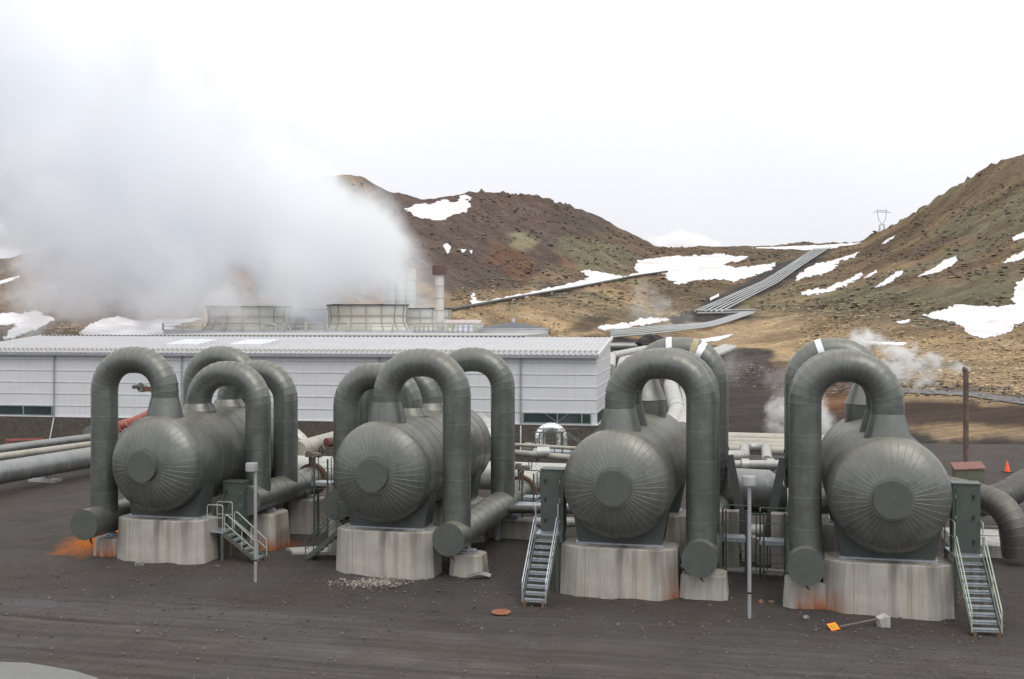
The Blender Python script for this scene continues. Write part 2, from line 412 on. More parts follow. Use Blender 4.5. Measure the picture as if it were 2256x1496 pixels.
# ================================================================== TERRAIN
cols = {   # px : [(row, distance) from the foot upwards, last is the crest]
 -700: [(None, 140), (752, 170), (715, 210), (690, 260), (665, 320), (640, 370), (610, 430)],
 0:    [(None, 140), (752, 170), (715, 210), (675, 250), (635, 310), (602, 360), (573, 420)],
 300:  [(None, 150), (752, 180), (715, 220), (670, 270), (620, 340), (570, 410), (505, 480)],
 640:  [(None, 150), (755, 185), (710, 230), (660, 290), (590, 370), (500, 460), (402, 540)],
 740:  [(None, 150), (755, 185), (710, 230), (660, 290), (590, 370), (480, 470), (385, 550)],
 800:  [(None, 150), (755, 185), (710, 230), (660, 290), (590, 370), (480, 470), (391, 550)],
 850:  [(None, 150), (755, 185), (710, 230), (660, 290), (590, 370), (490, 470), (421, 550)],
 930:  [(None, 150), (755, 185), (710, 230), (660, 290), (590, 370), (500, 460), (441, 545)],
 1030: [(None, 150), (755, 185), (710, 230), (665, 280), (590, 360), (500, 460), (425, 545)],
 1200: [(None, 150), (760, 190), (715, 240), (665, 300), (600, 370), (510, 460), (436, 550)],
 1300: [(None, 150), (765, 190), (720, 240), (670, 300), (610, 370), (530, 460), (466, 550)],
 1400: [(None, 150), (770, 195), (722, 245), (675, 300), (620, 370), (565, 450), (519, 550)],
 1460: [(None, 150), (770, 200), (722, 250), (675, 305), (625, 370), (575, 440), (545, 530)],
 1650: [(None, 145), (780, 200), (725, 255), (675, 305), (625, 360), (580, 430), (543, 520)],
 1790: [(None, 135), (800, 185), (745, 235), (695, 275), (640, 320), (585, 400), (534, 520)],
 1900: [(None, 130), (830, 160), (760, 205), (695, 255), (640, 310), (585, 390), (531, 500)],
 1990: [(None, 125), (850, 148), (780, 190), (700, 245), (610, 315), (550, 400), (485, 500)],
 2060: [(None, 122), (856, 144), (780, 190), (700, 245), (606, 310), (530, 400), (440, 500)],
 2150: [(None, 120), (860, 140), (780, 185), (700, 240), (598, 305), (500, 400), (385, 500)],
 2256: [(None, 118), (866, 136), (790, 180), (710, 230), (592, 300), (480, 390), (338, 500)],
 2500: [(None, 118), (880, 134), (810, 170), (730, 215), (600, 290), (460, 380), (270, 500)],
 3000: [(None, 118), (900, 130), (830, 160), (750, 200), (620, 270), (480, 360), (280, 480)],
}
ks = sorted(cols)
for k in ks: cols[k] = [(HY + H * F / 78, 78)] + [(HY + H * F / y if r is None else r, y) for r, y in cols[k]]
PXS = np.concatenate([np.arange(-700, -60, 16), np.arange(-60, 2330, 4.5), np.arange(2330, 3001, 16)])
SEG = [26, 14, 26, 26, 26, 34, 44]
S = [0.0]
for i, n in enumerate(SEG): S += [i + (j + 1) / n for j in range(n)]
S = np.array(S)
tab_r = np.array([[c[0] for c in cols[k]] for k in ks]); tab_y = np.array([[c[1] for c in cols[k]] for k in ks])
def smooth1(a, n):
    k = np.ones(n) / n; p = np.pad(a, (n // 2, n // 2), mode='edge'); return np.convolve(p, k, 'valid')[:len(a)]
ROW = np.zeros((len(PXS), 8)); DST = np.zeros((len(PXS), 8))
for j in range(8):
    ROW[:, j] = np.interp(PXS, ks, tab_r[:, j]); DST[:, j] = np.interp(PXS, ks, tab_y[:, j])
    if j < 7: ROW[:, j] = smooth1(ROW[:, j], 21)
    DST[:, j] = smooth1(DST[:, j], 21)
ROW[:, 7] = smooth1(ROW[:, 7], 5)
# image rows and depths on the grid
gi = np.clip(np.floor(S).astype(int), 0, 6); gt = S - gi
def cr(A):      # catmull-rom along the slope
    Ap = np.concatenate([2 * A[:, :1] - A[:, 1:2], A, 2 * A[:, -1:] - A[:, -2:-1]], 1)
    p0, p1, p2, p3 = (Ap[:, gi + k] for k in range(4)); t_ = gt[None, :]
    return .5 * (2 * p1 + (p2 - p0) * t_ + (2 * p0 - 5 * p1 + 4 * p2 - p3) * t_ ** 2 + (3 * p1 - p0 - 3 * p2 + p3) * t_ ** 3)
GY = cr(DST); GR = cr(ROW)
fl = (S <= 1)[None, :]; GR = np.where(fl, HY + H * F / GY, GR); GP = np.repeat(PXS[:, None], len(S), 1)
GX = (GP - CX) / F * GY; GZ = H - (GR - HY) / F * GY
S6 = (S - 1) / 6; rise = np.clip(S6[None, :] * 3, 0, 1)
n1 = fbm(GX / 55, GY / 55, 4, 3) - .5; n2 = fbm(GX / 9, GY / 22, 4, 11) - .5; n3 = fbm(GX / 3.2, GY / 3.2, 3, 21) - .5
dz = rise * (n1 * 5.0 * np.clip(1.2 - S6[None, :], .25, 1) + n2 * 2.4 + n3 * .8)
rocky = np.clip((S[None, :] - 6.2) / .8, 0, 1) * np.clip((fbm(GX / 14, GY / 14, 2, 5) - .45) * 5, 0, 1)
dz += rocky * (vnoise(GX / 2.2, GY / 4.0, 31) ** 2) * np.where(GX > 60, 2.2, 2.8)
dz += .12 * (fbm(GX / 2.5, GY / 2.5, 3, 33) - .5) * (1 - rise)
dz += .45 * (fbm(GX / 20, GY / 12, 3, 39) - .5) * np.clip(S, 0, 1)[None, :] * (1 - rise)
GZ = GZ + dz; GZ[:, 0] = -.4; GZ[:, 1] = -.2
# sub-projection after displacement (for surface cover)
RR = HY - (GZ - H) * F / GY
def zones(px, py, wx, wy):
    """surface cover colour at a place, given by where it is seen in the photograph"""
    nx = (fbm(wx / 16, wy / 16, 4, 41) - .5) * 60; ny = (fbm(wx / 16, wy / 16, 4, 47) - .5) * 34
    px = px + nx + (fbm(wx / 3, wy / 5, 3, 43) - .5) * 26; py = py + ny + (fbm(wx / 3, wy / 5, 3, 44) - .5) * 14
    olive = np.array((.270, .205, .135)); tan = np.array((.72, .54, .34)); dbrown = np.array((.185, .140, .125)); moss = np.array((.315, .30, .20))
    orange = np.array((.27, .145, .09)); grey = np.array((.125, .115, .112)); brown = np.array((.335, .235, .16)); palem = np.array((.43, .40, .26))
    def lerp(a, b, t_): return a * (1 - t_[..., None]) + b * t_[..., None]
    sh = px.shape; C = np.broadcast_to(brown, sh + (3,)).copy()
    C = lerp(C, tan, np.clip((py - 590) / 110, 0, 1))
    # right-hand hill
    rt = np.clip((px - 1680) / 160, 0, 1)
    Cr = np.broadcast_to(olive, sh + (3,)).copy()
    Cr = lerp(Cr, moss, np.clip(1 - abs(py - 655) / 55, 0, 1) * .9)
    Cr = lerp(Cr, brown * 1.15, np.clip(1 - abs(py - 600) / 40, 0, 1) * .5)
    Cr = lerp(Cr, tan, np.clip((py - 675) / 70, 0, 1))
    C = lerp(C, Cr, rt)
    lf = np.clip((380 - px) / 120, 0, 1)
    Cl = lerp(np.broadcast_to(np.array((.33, .19, .115)), sh + (3,)), olive * 1.2, np.clip(1 - abs(py - 655) / 40, 0, 1))
    C = lerp(C, Cl, lf)
    RT_ = wx > .195 * wy
    ac = np.where(RT_, -.66 * wx + .75 * wy, .94 * wx + .35 * wy); al = np.where(RT_, .75 * wx + .66 * wy, -.35 * wx + .94 * wy)
    w1 = fbm(ac / 9, al / 60, 4, 71); w2 = fbm(ac / 5, al / 35, 4, 171)
    C = lerp(C, C * np.array((.62, .60, .58)), np.clip((w2 - .50) * 7, 0, 1) * .9)
    C = lerp(C, C * np.array((1.3, 1.27, 1.2)), np.clip((w1 - .52) * 7, 0, 1))
    C = lerp(C, moss * .9, np.clip((fbm(ac / 12, al / 40, 4, 77) - .55) * 9, 0, 1) * .7)
    def zn(poly, col, k=1.0):
        m = inpoly(px, py, poly); C[m] = C[m] * (1 - k) + np.array(col) * k
    zn([(820, 380), (1030, 415), (1200, 425), (1360, 480), (1270, 540), (1210, 590), (1120, 640), (1000, 650), (930, 620), (840, 480)], dbrown, .9)
    zn([(1000, 640), (1150, 640), (1300, 590), (1440, 620), (1360, 625), (1200, 655), (1000, 690)], tan * .8, .6)
    zn([(1340, 600), (1250, 650), (1230, 620), (1300, 590)], dbrown, .6)
    zn([(1185, 620), (1270, 625), (1260, 650), (1190, 655)], grey, .8)
    zn([(1075, 530), (1130, 545), (1180, 590), (1140, 625), (1110, 600), (1070, 570)], orange, .8)
    zn([(940, 440), (1060, 440), (1120, 445), (1050, 440)], orange, .5)
    zn([(1110, 540), (1120, 525), (1165, 510), (1190, 530), (1160, 556), (1135, 548)], palem, .9)
    zn([(1215, 545), (1250, 515), (1330, 530), (1400, 575), (1390, 600), (1280, 590)], moss * .95, .75)
    zn([(1380, 470), (1450, 520), (1480, 560), (1430, 575), (1300, 520), (1240, 470)], (.165, .14, .12), .5)
    zn([(1500, 545), (1700, 535), (1850, 535), (1700, 575), (1480, 560)], (.20, .165, .12), .7)
    zn([(1440, 620), (1560, 615), (1640, 620), (1560, 665), (1480, 690), (1430, 680)], (.18, .145, .105), .75)
    zn([(1360, 700), (1300, 735), (1240, 735), (1290, 700)], (.15, .125, .10), .8)
    zn([(1470, 712), (1540, 672), (1620, 632), (1690, 595), (1745, 574), (1790, 550), (1845, 547), (1800, 585), (1740, 625), (1690, 650), (1610, 684), (1715, 690), (1640, 708), (1560, 722), (1480, 722)], grey, 1)
    zn([(1250, 752), (1500, 738), (1590, 768), (1695, 770), (1712, 800), (1740, 850), (1770, 1000), (1200, 1000)], (.13, .112, .102), 1)
    zn([(1690, 790), (1850, 800), (1900, 860), (1760, 900), (1700, 870)], (.17, .12, .095), .7)
    zn([(1880, 880), (2256, 890), (3000, 940), (3000, 1100), (1750, 1100), (1740, 960)], (.16, .108, .085), 1)
    zn([(1800, 870), (1900, 860), (1900, 910), (1810, 905)], (.32, .14, .065), .8)
    C = np.where((py > 958 + (px - 2000) * .04)[..., None], np.array((.105, .094, .088)), C)
    zn([(2000, 940), (2060, 928), (2256, 938), (2400, 960), (2256, 972), (2080, 968)], tan, .9)
    zn([(1500, 745), (1640, 745), (1640, 760), (1530, 765)], tan, .8)
    return C
def roadmask(px, py):
    m = inpoly(px, py, [(1955, 860), (2000, 857), (2130, 862), (2256, 880), (2500, 915), (2500, 930), (2256, 893), (2100, 876), (1955, 871)])
    return m
CC = zones(GP, RR, GX, GY)
CB = CC.copy()
for _ in range(2):
    CB[1:-1] = (CB[:-2] + 2 * CB[1:-1] + CB[2:]) / 4; CB[:, 1:-1] = (CB[:, :-2] + 2 * CB[:, 1:-1] + CB[:, 2:]) / 4
CC = CB * 1.18
# grain coordinates: elongated down the slope
nc, nr = GP.shape
# beyond the crest the land falls away
extra = []
for k, (dy, dzz) in enumerate(((12, 1.5), (40, 10), (120, 35), (400, 90))):
    extra.append((GX[:, -1] * (GY[:, -1] + dy) / GY[:, -1], GY[:, -1] + dy, GZ[:, -1] - dzz))
AX = np.concatenate([GX] + [e_[0][:, None] for e_ in extra], 1); AY = np.concatenate([GY] + [e_[1][:, None] for e_ in extra], 1)
AZ = np.concatenate([GZ] + [e_[2][:, None] for e_ in extra], 1); CA = np.concatenate([CC] + [CC[:, -1:]] * 4, 1)
nr2 = AX.shape[1]
verts = np.stack([AX, AY, AZ], -1).reshape(-1, 3)
ii, jj = np.meshgrid(np.arange(nc - 1), np.arange(nr2 - 1), indexing='ij')
q0 = (ii * nr2 + jj).ravel(); faces = np.stack([q0, q0 + nr2, q0 + nr2 + 1, q0 + 1], 1)
me = bpy.data.meshes.new('hills')
me.vertices.add(len(verts)); me.vertices.foreach_set('co', verts.ravel())
me.loops.add(len(faces) * 4); me.loops.foreach_set('vertex_index', faces.ravel())
me.polygons.add(len(faces)); me.polygons.foreach_set('loop_start', np.arange(len(faces)) * 4); me.polygons.foreach_set('loop_total', np.full(len(faces), 4))
me.update(calc_edges=True); me.materials.append(M_HILL); me.shade_smooth()
at = me.attributes.new('cover', 'FLOAT_COLOR', 'POINT')
at.data.foreach_set('color', np.concatenate([CA.reshape(-1, 3), np.ones((len(verts), 1))], 1).ravel())
# slope-following grain: rotate xy so streaks run downhill to the left on the right-hand hill, to the right on the middle one
ang = np.where(AX > 60, R(-38), R(30)) * np.clip(abs(AX - 60) / 60, 0, 1)
gx = AX * np.cos(ang) + AY * np.sin(ang) * .0 + AZ * .8; gy = AY
gr_ = me.attributes.new('side', 'FLOAT', 'POINT')
gr_.data.foreach_set('value', np.clip((AX / AY - .15) / .09, 0, 1).ravel().astype(np.float32))
hills = bpy.data.objects.new('hills', me); COL.objects.link(hills); tag(hills, kind='structure')
BV = BVHTree.FromPolygons([tuple(v) for v in verts], [tuple(int(i) for i in f) for f in faces])
def cast(px, py):
    d = P(px, py, 1) - Vector((0, 0, H)); d.normalize()
    hit = BV.ray_cast(Vector((0, 0, H)), d, 3000)
    if hit[0] is None:
        p = P(px, py, 200); return p, Vector((0, 0, 1))
    return hit[0], hit[1]
def hz(x, y):
    hit = BV.ray_cast(Vector((x, y, 400)), Vector((0, 0, -1)), 600)
    return hit[0].z if hit[0] is not None else 0.0

# gravel road beyond the yard, draped on the slope
ra, rb = [], []
for k in range(90):
    px = 1940 + k * 9.5; f_ = np.interp(px, [1940, 2000, 2130, 2256, 2500, 2900], [862, 857, 862, 880, 915, 972]); w_ = np.interp(px, [1940, 2130, 2256, 2900], [9, 12, 13, 18])
    ra.append(cast(px, float(f_))[0]); rb.append(cast(px, float(f_ + w_))[0])
vs = []; n_ = len(ra)
for a, c in zip(ra, rb):
    for j in range(4): q = a.lerp(c, j / 3); vs.append((q.x, q.y, max(hz(q.x, q.y), 0) + .12))
fs = [(4 * k + j, 4 * k + j + 1, 4 * k + j + 5, 4 * k + j + 4) for k in range(n_ - 1) for j in range(3)]
me = mkmesh('road', vs, fs, [flat('road_gravel', (.145, .14, .14), .9, 0, .2, .6)]); o = bpy.data.objects.new('road', me); COL.objects.link(o); tag(o, kind='structure')

# near ground: one sheet, slightly uneven
gxs = np.concatenate([[-3000, -800, -300, -120, -60, -45], np.arange(-30, 30.1, .3), [45, 60, 120, 300, 800, 3000]])
gys = np.concatenate([[-600, -100, 0, 15], np.arange(24, 50, .3), np.arange(50, 75, .8), [76, 78, 80.5]])
XX, YY = np.meshgrid(gxs, gys, indexing='ij')
near = ((YY > 24) & (YY < 120) & (abs(XX) < 60)).astype(float)
ZZ = near * ((fbm(XX / 3.5, YY / 3.5, 4, 90) - .5) * .16 + (fbm(XX / .9, YY / .9, 2, 95) - .5) * .05)
for (ux, uy) in ((-13.3, 40.9), (-4.60, 38.7), (3.48, 35.8), (11.6, 33.5)):      # gravel heaped unevenly round the plinths
    th_ = R(13.6); lx_ = (XX - ux) * math.cos(th_) - (YY - uy) * math.sin(th_); ly_ = (XX - ux) * math.sin(th_) + (YY - uy) * math.cos(th_)
    dd = np.maximum(np.abs(lx_) - 1.9, np.abs(ly_ - .7) - .95)
    ZZ = ZZ + np.clip(1 - np.abs(dd) / .9, 0, 1) * np.clip(fbm(XX / .8, YY / .8, 3, 61) - .38, 0, 1) * .16
ZZ = ZZ - .02
vg = np.stack([XX, YY, ZZ], -1).reshape(-1, 3); a_, b_ = XX.shape
ii, jj = np.meshgrid(np.arange(a_ - 1), np.arange(b_ - 1), indexing='ij'); q0 = (ii * b_ + jj).ravel()
fg = np.stack([q0, q0 + b_, q0 + b_ + 1, q0 + 1], 1)
me = mkmesh('ground', vg.tolist(), [tuple(int(i) for i in f) for f in fg], [M_GROUND])
ground = bpy.data.objects.new('ground', me); COL.objects.link(ground); tag(ground, kind='structure')

exec_parts = []
# ================================================================== SNOW
SNOW = [
 ('broad snow patch in the hollow below the dark summit, left of the middle hill top', [(895,462),(907,452),(934,450),(956,449),(968,442),(989,442),(995,447),(1006,447),(1014,440),(1015,432),(1025,431),(1035,437),(1029,440),(1038,456),(1025,468),(998,475),(975,486),(945,483),(918,479)]),
 ('small upright snow spot on the dark slope right of the brown topped chimney', [(977,540),(984,537),(990,540),(994,546),(990,553),(986,560),(979,551)]),
 ('tiny snow spot in the middle of three on the dark slope', [(1008,550),(1027,551),(1021,558),(1016,555)]),
 ('tiny snow spot, rightmost of three on the dark slope', [(1033,553),(1042,554),(1038,560)]),
 ('long thin snow strip lying above the diagonal hillside pipeline', [(1033,675),(1040,665),(1043,648),(1048,650),(1047,662),(1075,664),(1150,650),(1220,633),(1260,625),(1290,618),(1295,612),(1282,600),(1287,595),(1320,601),(1372,611),(1372,615),(1290,632),(1220,644),(1150,657),(1090,667)]),
 ('largest snow field below the saddle between the two hills', [(1375,611),(1404,603),(1402,585),(1408,574),(1430,572),(1480,565),(1540,564),(1582,560),(1625,567),(1647,566),(1645,571),(1615,578),(1590,583),(1620,590),(1660,588),(1712,580),(1705,588),(1690,597),(1670,606),(1645,613),(1615,622),(1600,618),(1560,615),(1530,620),(1495,628),(1475,619),(1462,612),(1472,603),(1440,605),(1400,611)]),
 ('thin level snow band along the skyline saddle where the pipeline bundle ends', [(1655,547),(1700,545),(1800,541),(1900,535),(1880,540),(1850,543),(1840,548),(1780,552),(1750,550),(1700,549)]),
 ('ragged snow patch right beside the upper part of the pipeline bundle', [(1757,605),(1775,592),(1800,580),(1820,578),(1850,570),(1895,555),(1885,565),(1850,578),(1838,585),(1850,584),(1845,590),(1810,605),(1780,612),(1755,618),(1750,612)]),
 ('tapering snow streak on the right hill pointing up to the right', [(1763,650),(1780,640),(1800,636),(1805,640),(1830,632),(1860,620),(1898,600),(1893,612),(1865,630),(1840,640),(1800,648),(1775,652)]),
 ('short narrow snow sliver on the right hill between two longer streaks', [(1900,616),(1915,605),(1932,595),(1930,602),(1912,612)]),
 ('stepped snow streak in the middle of the right hill', [(1925,635),(1945,622),(1955,615),(1975,600),(1990,597),(1985,607),(1965,620),(1945,632)]),
 ('pointed snow streak on the ridge shoulder of the right hill', [(2020,610),(2040,600),(2060,590),(2080,575),(2105,565),(2108,573),(2095,588),(2070,600),(2040,607)]),
 ('uppermost snow streak at the right edge of the right hill', [(2230,525),(2250,514),(2290,505),(2290,512),(2245,528),(2232,533)]),
 ('snow streak at the right edge just above the grassy ridge', [(2208,582),(2220,570),(2256,552),(2300,540),(2300,556),(2240,574)]),
 ('large blunt snow patch on the tan grass slope at the right edge', [(2035,697),(2060,687),(2090,682),(2100,672),(2150,675),(2200,678),(2235,672),(2230,660),(2233,640),(2240,622),(2256,614),(2320,610),(2330,700),(2290,705),(2245,712),(2225,730),(2200,742),(2165,746),(2130,738),(2125,725),(2105,712),(2060,706)]),
 ('small snow sliver left of the large patch on the tan slope', [(1972,711),(2005,705),(2003,711),(1985,715)]),
 ('flat snow patch on the slope behind the conical roofed tank', [(1315,724),(1340,717),(1400,712),(1405,703),(1440,702),(1478,706),(1440,713),(1400,720),(1370,725),(1325,728)]),
 ('thin snow streak on the tan slope above the third separator pipe loops', [(1543,750),(1560,747),(1590,742),(1617,737),(1605,744),(1580,752),(1550,755)]),
 ('small snow dab left of the foot of the pipeline bundle', [(1563,659),(1582,648),(1582,655),(1566,663)]),
 ('forked snow patch at the left edge above the hall roof', [(-80,700),(0,692),(30,690),(50,694),(75,686),(90,690),(100,697),(118,702),(120,708),(95,720),(60,735),(30,748),(10,748),(20,735),(40,722),(25,716),(0,718),(-80,725)]),
 ('wide snow bank behind the hall roof half veiled by steam', [(178,738),(205,712),(260,698),(300,708),(350,706),(430,703),(445,705),(400,714),(360,740),(200,745)]),
 ('narrow snow streak high on the left hill at the left edge', [(-30,632),(0,620),(45,608),(42,613),(5,627),(-30,638)]),
 ('thin level snow strip on the tan slope above the fourth separator', [(1895,752),(1960,756),(1998,757),(1990,762),(1940,761),(1905,758)]),
 ('short snow sliver on the steep edge of the right hill near the skyline', [(1942,538),(1955,528),(1970,520),(1966,527),(1950,538)]),
]
for lab, poly in SNOW:
    xs = [p[0] for p in poly]; ys = [p[1] for p in poly]; big = (max(xs) - min(xs)) > 90 and (max(ys) - min(ys)) > 22
    st = 1.7 if big else 1.3
    ax = np.arange(min(xs) - 4, max(xs) + 4, st); ay = np.arange(min(ys) - 3, max(ys) + 3, st * .55)
    gx_, gy_ = np.meshgrid(ax, ay, indexing='ij')
    amp = 7 if big else 2.2
    cxm = gx_ + (fbm(gx_ / 9, gy_ / 5, 4, 7) - .5) * amp * 3.0; cym = gy_ + (fbm(gx_ / 9, gy_ / 5, 3, 9) - .5) * amp
    ins = inpoly(cxm + st / 2, cym + st * .27, poly)
    idx = {}; vv = []; ff = []
    def vid(i, j):
        if (i, j) not in idx:
            p, n = cast(float(ax[0] + i * st), float(ay[0] + j * st * .55))
            p = p + Vector((0, -1, 1)).normalized() * .32
            idx[(i, j)] = len(vv); vv.append(p)
        return idx[(i, j)]
    for i in range(ins.shape[0] - 1):
        for j in range(ins.shape[1] - 1):
            if ins[i, j]: ff.append((vid(i, j + 1), vid(i + 1, j + 1), vid(i + 1, j), vid(i, j)))
    if not ff: continue
    c = sum(vv, Vector()) / len(vv)
    ff = [f for f in ff if max((vv[a] - vv[b]).length for a, b in ((f[0], f[1]), (f[1], f[2]), (f[0], f[3]))) < 25]
    me = mkmesh('snow_patch', [v - c for v in vv], ff, [M_SNOW]); o = bpy.data.objects.new('snow_patch', me); COL.objects.link(o); o.location = c
    md = o.modifiers.new('thickness', 'SOLIDIFY'); md.thickness = .25; md.offset = -1
    tag(o, lab, 'snow patch', 'snow patches left on the hillsides')

# ================================================================== SEPARATOR UNITS
TH = R(13.6)
UNIT = {1: (-13.3, 40.9), 2: (-4.60, 38.7), 3: (3.48, 35.8), 4: (11.6, 33.5)}
AXZ = 3.7; RV = 1.815
def W(i, lx, ly, z=0):
    x, y = UNIT[i]; return Vector((x + lx * math.cos(TH) + ly * math.sin(TH), y - lx * math.sin(TH) + ly * math.cos(TH), z))
ORD = {1: 'leftmost separator', 2: 'second separator', 3: 'third separator', 4: 'rightmost separator'}

def dome(mb, y0, sgn, rc=.62, depth=.92, gores=44):
    # torispherical head made of radial gores with thin raised seams
    prof = []
    for k in range(15):
        a = (k / 14) * math.pi / 2
        r = RV * math.cos(a); d = depth * math.sin(a) ** .9
        if r < rc: break
        prof.append((r, d))
    prof.append((rc, depth * math.sin(math.acos(rc / RV)) ** .9))
    o = len(mb.v); per = 5
    for r, d in prof:
        for g in range(gores):
            a0 = 2 * math.pi * g / gores; wv = .0055 / r
            for off, h in ((-wv * 1.6, 0), (0, .005), (wv * 1.6, 0), (2 * math.pi / gores * .36, 0.0), (2 * math.pi / gores * .68, 0.0)):
                a = a0 + off; mb.v.append(Vector(((r + h * .3) * math.cos(a), y0 + sgn * (d + h), (r + h * .3) * math.sin(a))))
    n = gores * per
    for i in range(len(prof) - 1):
        for k in range(n):
            k2 = (k + 1) % n; f = (o + i * n + k, o + i * n + k2, o + (i + 1) * n + k2, o + (i + 1) * n + k)
            mb.f.append(f if sgn < 0 else f[::-1]); mb.m.append(1 if k % per in (0, 1) else 0)
    return prof[-1][1]
def vessel(i, sp):
    root = thing('separator_vessel', {1: 'leftmost horizontal green grey steam separator, beside the orange stained gravel',
        2: 'green grey steam separator, second from the left, with rubble at its plinth',
        3: 'horizontal green grey steam separator, third from the left, right of the green cabinet',
        4: 'horizontal dusty green grey steam separator at far right beside a green cabinet'}[i], 'separator', W(i, 0, 0, 0), -TH, 'row of four steam separators')
    LN = 8.3
    b = MB(); d = dome(b, 0, -1); dome(b, LN, 1)
    ys = [0] + [LN * k / sp for k in range(1, sp)] + [LN]
    rg = []; mis = []
    X, Z = Vector((1, 0, 0)), Vector((0, 0, 1))
    for k, y in enumerate(ys):
        for off, dr, m in ((-.012, 0, 1), (-.012, .008, 1), (.012, .008, 1), (.012, 0, 0)):
            yy = y + off
            if k == 0: yy = max(yy, 0) if dr else yy + .012
            rg.append(((0, yy if k else max(0, yy), 0), Z, X, RV + dr, RV + dr)); mis.append(m)
    b.rings(rg, 120, (False, False), 0, mis)
    for v in b.v: v.z += AXZ
    b.obj('shell', [M_CLAD2 if i > 2 else M_CLAD, M_SEAM], root, 9)
    for sgn, y in ((-1, -d + .12), (1, LN + d - .12)):
        c = MB(); rr = .60
        c.revolve([(y, .66), (y + sgn * .13, .66), (y + sgn * .13, .53)], 56, (0, 0, AXZ), mi=1)
        c.revolve([(y, rr - .04), (y + sgn * .10, rr - .04), (y + sgn * .36, rr - .04), (y + sgn * .36, .0001)], 56, (0, 0, AXZ))
        c.obj('end_cap', [M_CAP, M_SEAM], root, 30)
    for y0, y1 in ((.45, 1.35), (6.7, 7.6)):
        s = MB(); n = 16; out = []
        for k in range(n + 1):
            a = R(205) + R(130) * k / n; out.append((math.cos(a) * (RV + .01), AXZ + math.sin(a) * (RV + .01)))
        wtop = out[0][0]
        pts = [(-1.62, AXZ - .82)] + [p for p in out if abs(p[0]) < 1.6] + [(1.62, AXZ - .82), (1.40, 1.66), (-1.40, 1.66)]
        vs = [Vector((x, y0, z)) for x, z in pts] + [Vector((x, y1, z)) for x, z in pts]; m = len(pts)
        s.add(vs, [tuple(range(m)), tuple(reversed(range(m, 2 * m)))] + [(k, m + k, m + (k + 1) % m, (k + 1) % m) for k in range(m)])
        so_ = s.obj('saddle', M_SADDLE, root, 30)
        MB().box(-1.46, 1.46, y0 - .1, y1 + .1, 1.60, 1.657).obj('base_plate', M_GALV, so_)
    return root
def nozzle(parent, x, y, r0=.5, r1=.68, zt=6.15, zb=5.0, n=40):
    b = MB(); b.revolve([(zb, r1 + (r1 - r0) * .25), (5.45, r1), (zt, r0 + .012)], n, (x, y, 0), 'z')
    # vertical lap seams of the cone
    for a in (R(-100), R(-20), R(200)):
        c_, s_ = math.cos(a), math.sin(a)
        p0 = Vector((x + c_ * (r1 + .006), y + s_ * (r1 + .006), 5.45)); p1 = Vector((x + c_ * (r0 + .018), y + s_ * (r0 + .018), zt))
        b.cyl(p0, p1, .012, n=4, mi=1)
    return b.obj('nozzle', [M_CLAD, M_SEAM], parent, 20)
def loop(i, ly, side, zt, zb, lx=2.65, r=.5, z0=6.1, label='', Rb=1.18, patches=(), back=False, seam=.95):
    root = thing('pipe_loop', label, 'pipe', W(i, 0, ly, 0), -TH, 'upside-down U pipe loops over the separators')
    s = 1 if side > 0 else -1; zc = zt - r
    pts = [(0, 0, z0), (0, 0, zc), (s * lx, 0, zc), (s * lx, 0, zb)]
    if back: pts += [(s * lx, 3.2, zb)]
    path = fillet(pts, Rb, 11.25, seam)
    b = MB(); b.sweep([p[0] for p in path], [p[2] for p in path], r, 48, caps=(False, True))
    b.obj('pipe', [M_CLAD, M_SEAM], root, 9)
    for (k0, k1, m) in patches:
        pp = [p[0] for p in path]; bb = MB(); bb.sweep(pp[k0:k1 + 1], [0] * (k1 - k0 + 1), r + .02, 48, caps=(False, False)); bb.obj('patch', m, root, 9)
    return root
def header(i, side, l0, l1, z, label, r=.56, lx=2.65, seam=.85, mat=None, end=None):
    s = 1 if side > 0 else -1
    root = thing('header_pipe', label, 'pipe', W(i, s * lx, l0, 0), -TH, 'low header pipes along the separators')
    pts = [(0, 0, z), (0, l1 - l0, z)] + (end or [])
    path = fillet(pts, 1.0, 11, seam)
    b = MB(); b.sweep([p[0] for p in path], [p[2] for p in path], r, 48, caps=(False, True)); b.obj('pipe', [mat or M_CLAD, M_SEAM], root, 9)
    c = MB(); c.revolve([(.0, r), (-.05, r + .012), (-.05, .001)], 48, (0, 0, z)); c.obj('end_plate', M_CAP, root, 30)
    d = MB(); d.cyl((.02, .35, z - r + .02), (.02, .35, z - r - .14), .045, n=8); d.cyl((.02, .35, z - r - .12), (.1, .33, z - r - .22), .03, n=8); d.obj('drain_stub', M_RUST, root)
    return root
def plinth(i, x0, x1, y0, y1, h, mat, label, cham=.62, cd=.42, bat=.06, group='concrete plinths under the separators', grooves=()):
    cxx = (x0 + x1) / 2; cyy = (y0 + y1) / 2; hw = (x1 - x0) / 2; hd = (y1 - y0) / 2
    def outl(e): 
        a, b = hw + e, hd + e
        return [(-a + cham, -b), (a - cham, -b), (a, -b + cd), (a, b - cd), (a - cham, b), (-a + cham, b), (-a, b - cd), (-a, -b + cd)]
    m = MB(); o1 = outl(bat); o2 = outl(0)
    m.prism(o1, -.35, h - .04, o2)
    m.prism(o2, h - .04, h, outl(-.03))
    o = m.obj('concrete_plinth', mat, None, 20, W(i, cxx, cyy, 0), -TH)
    tag(o, label, 'plinth', group)
    return o

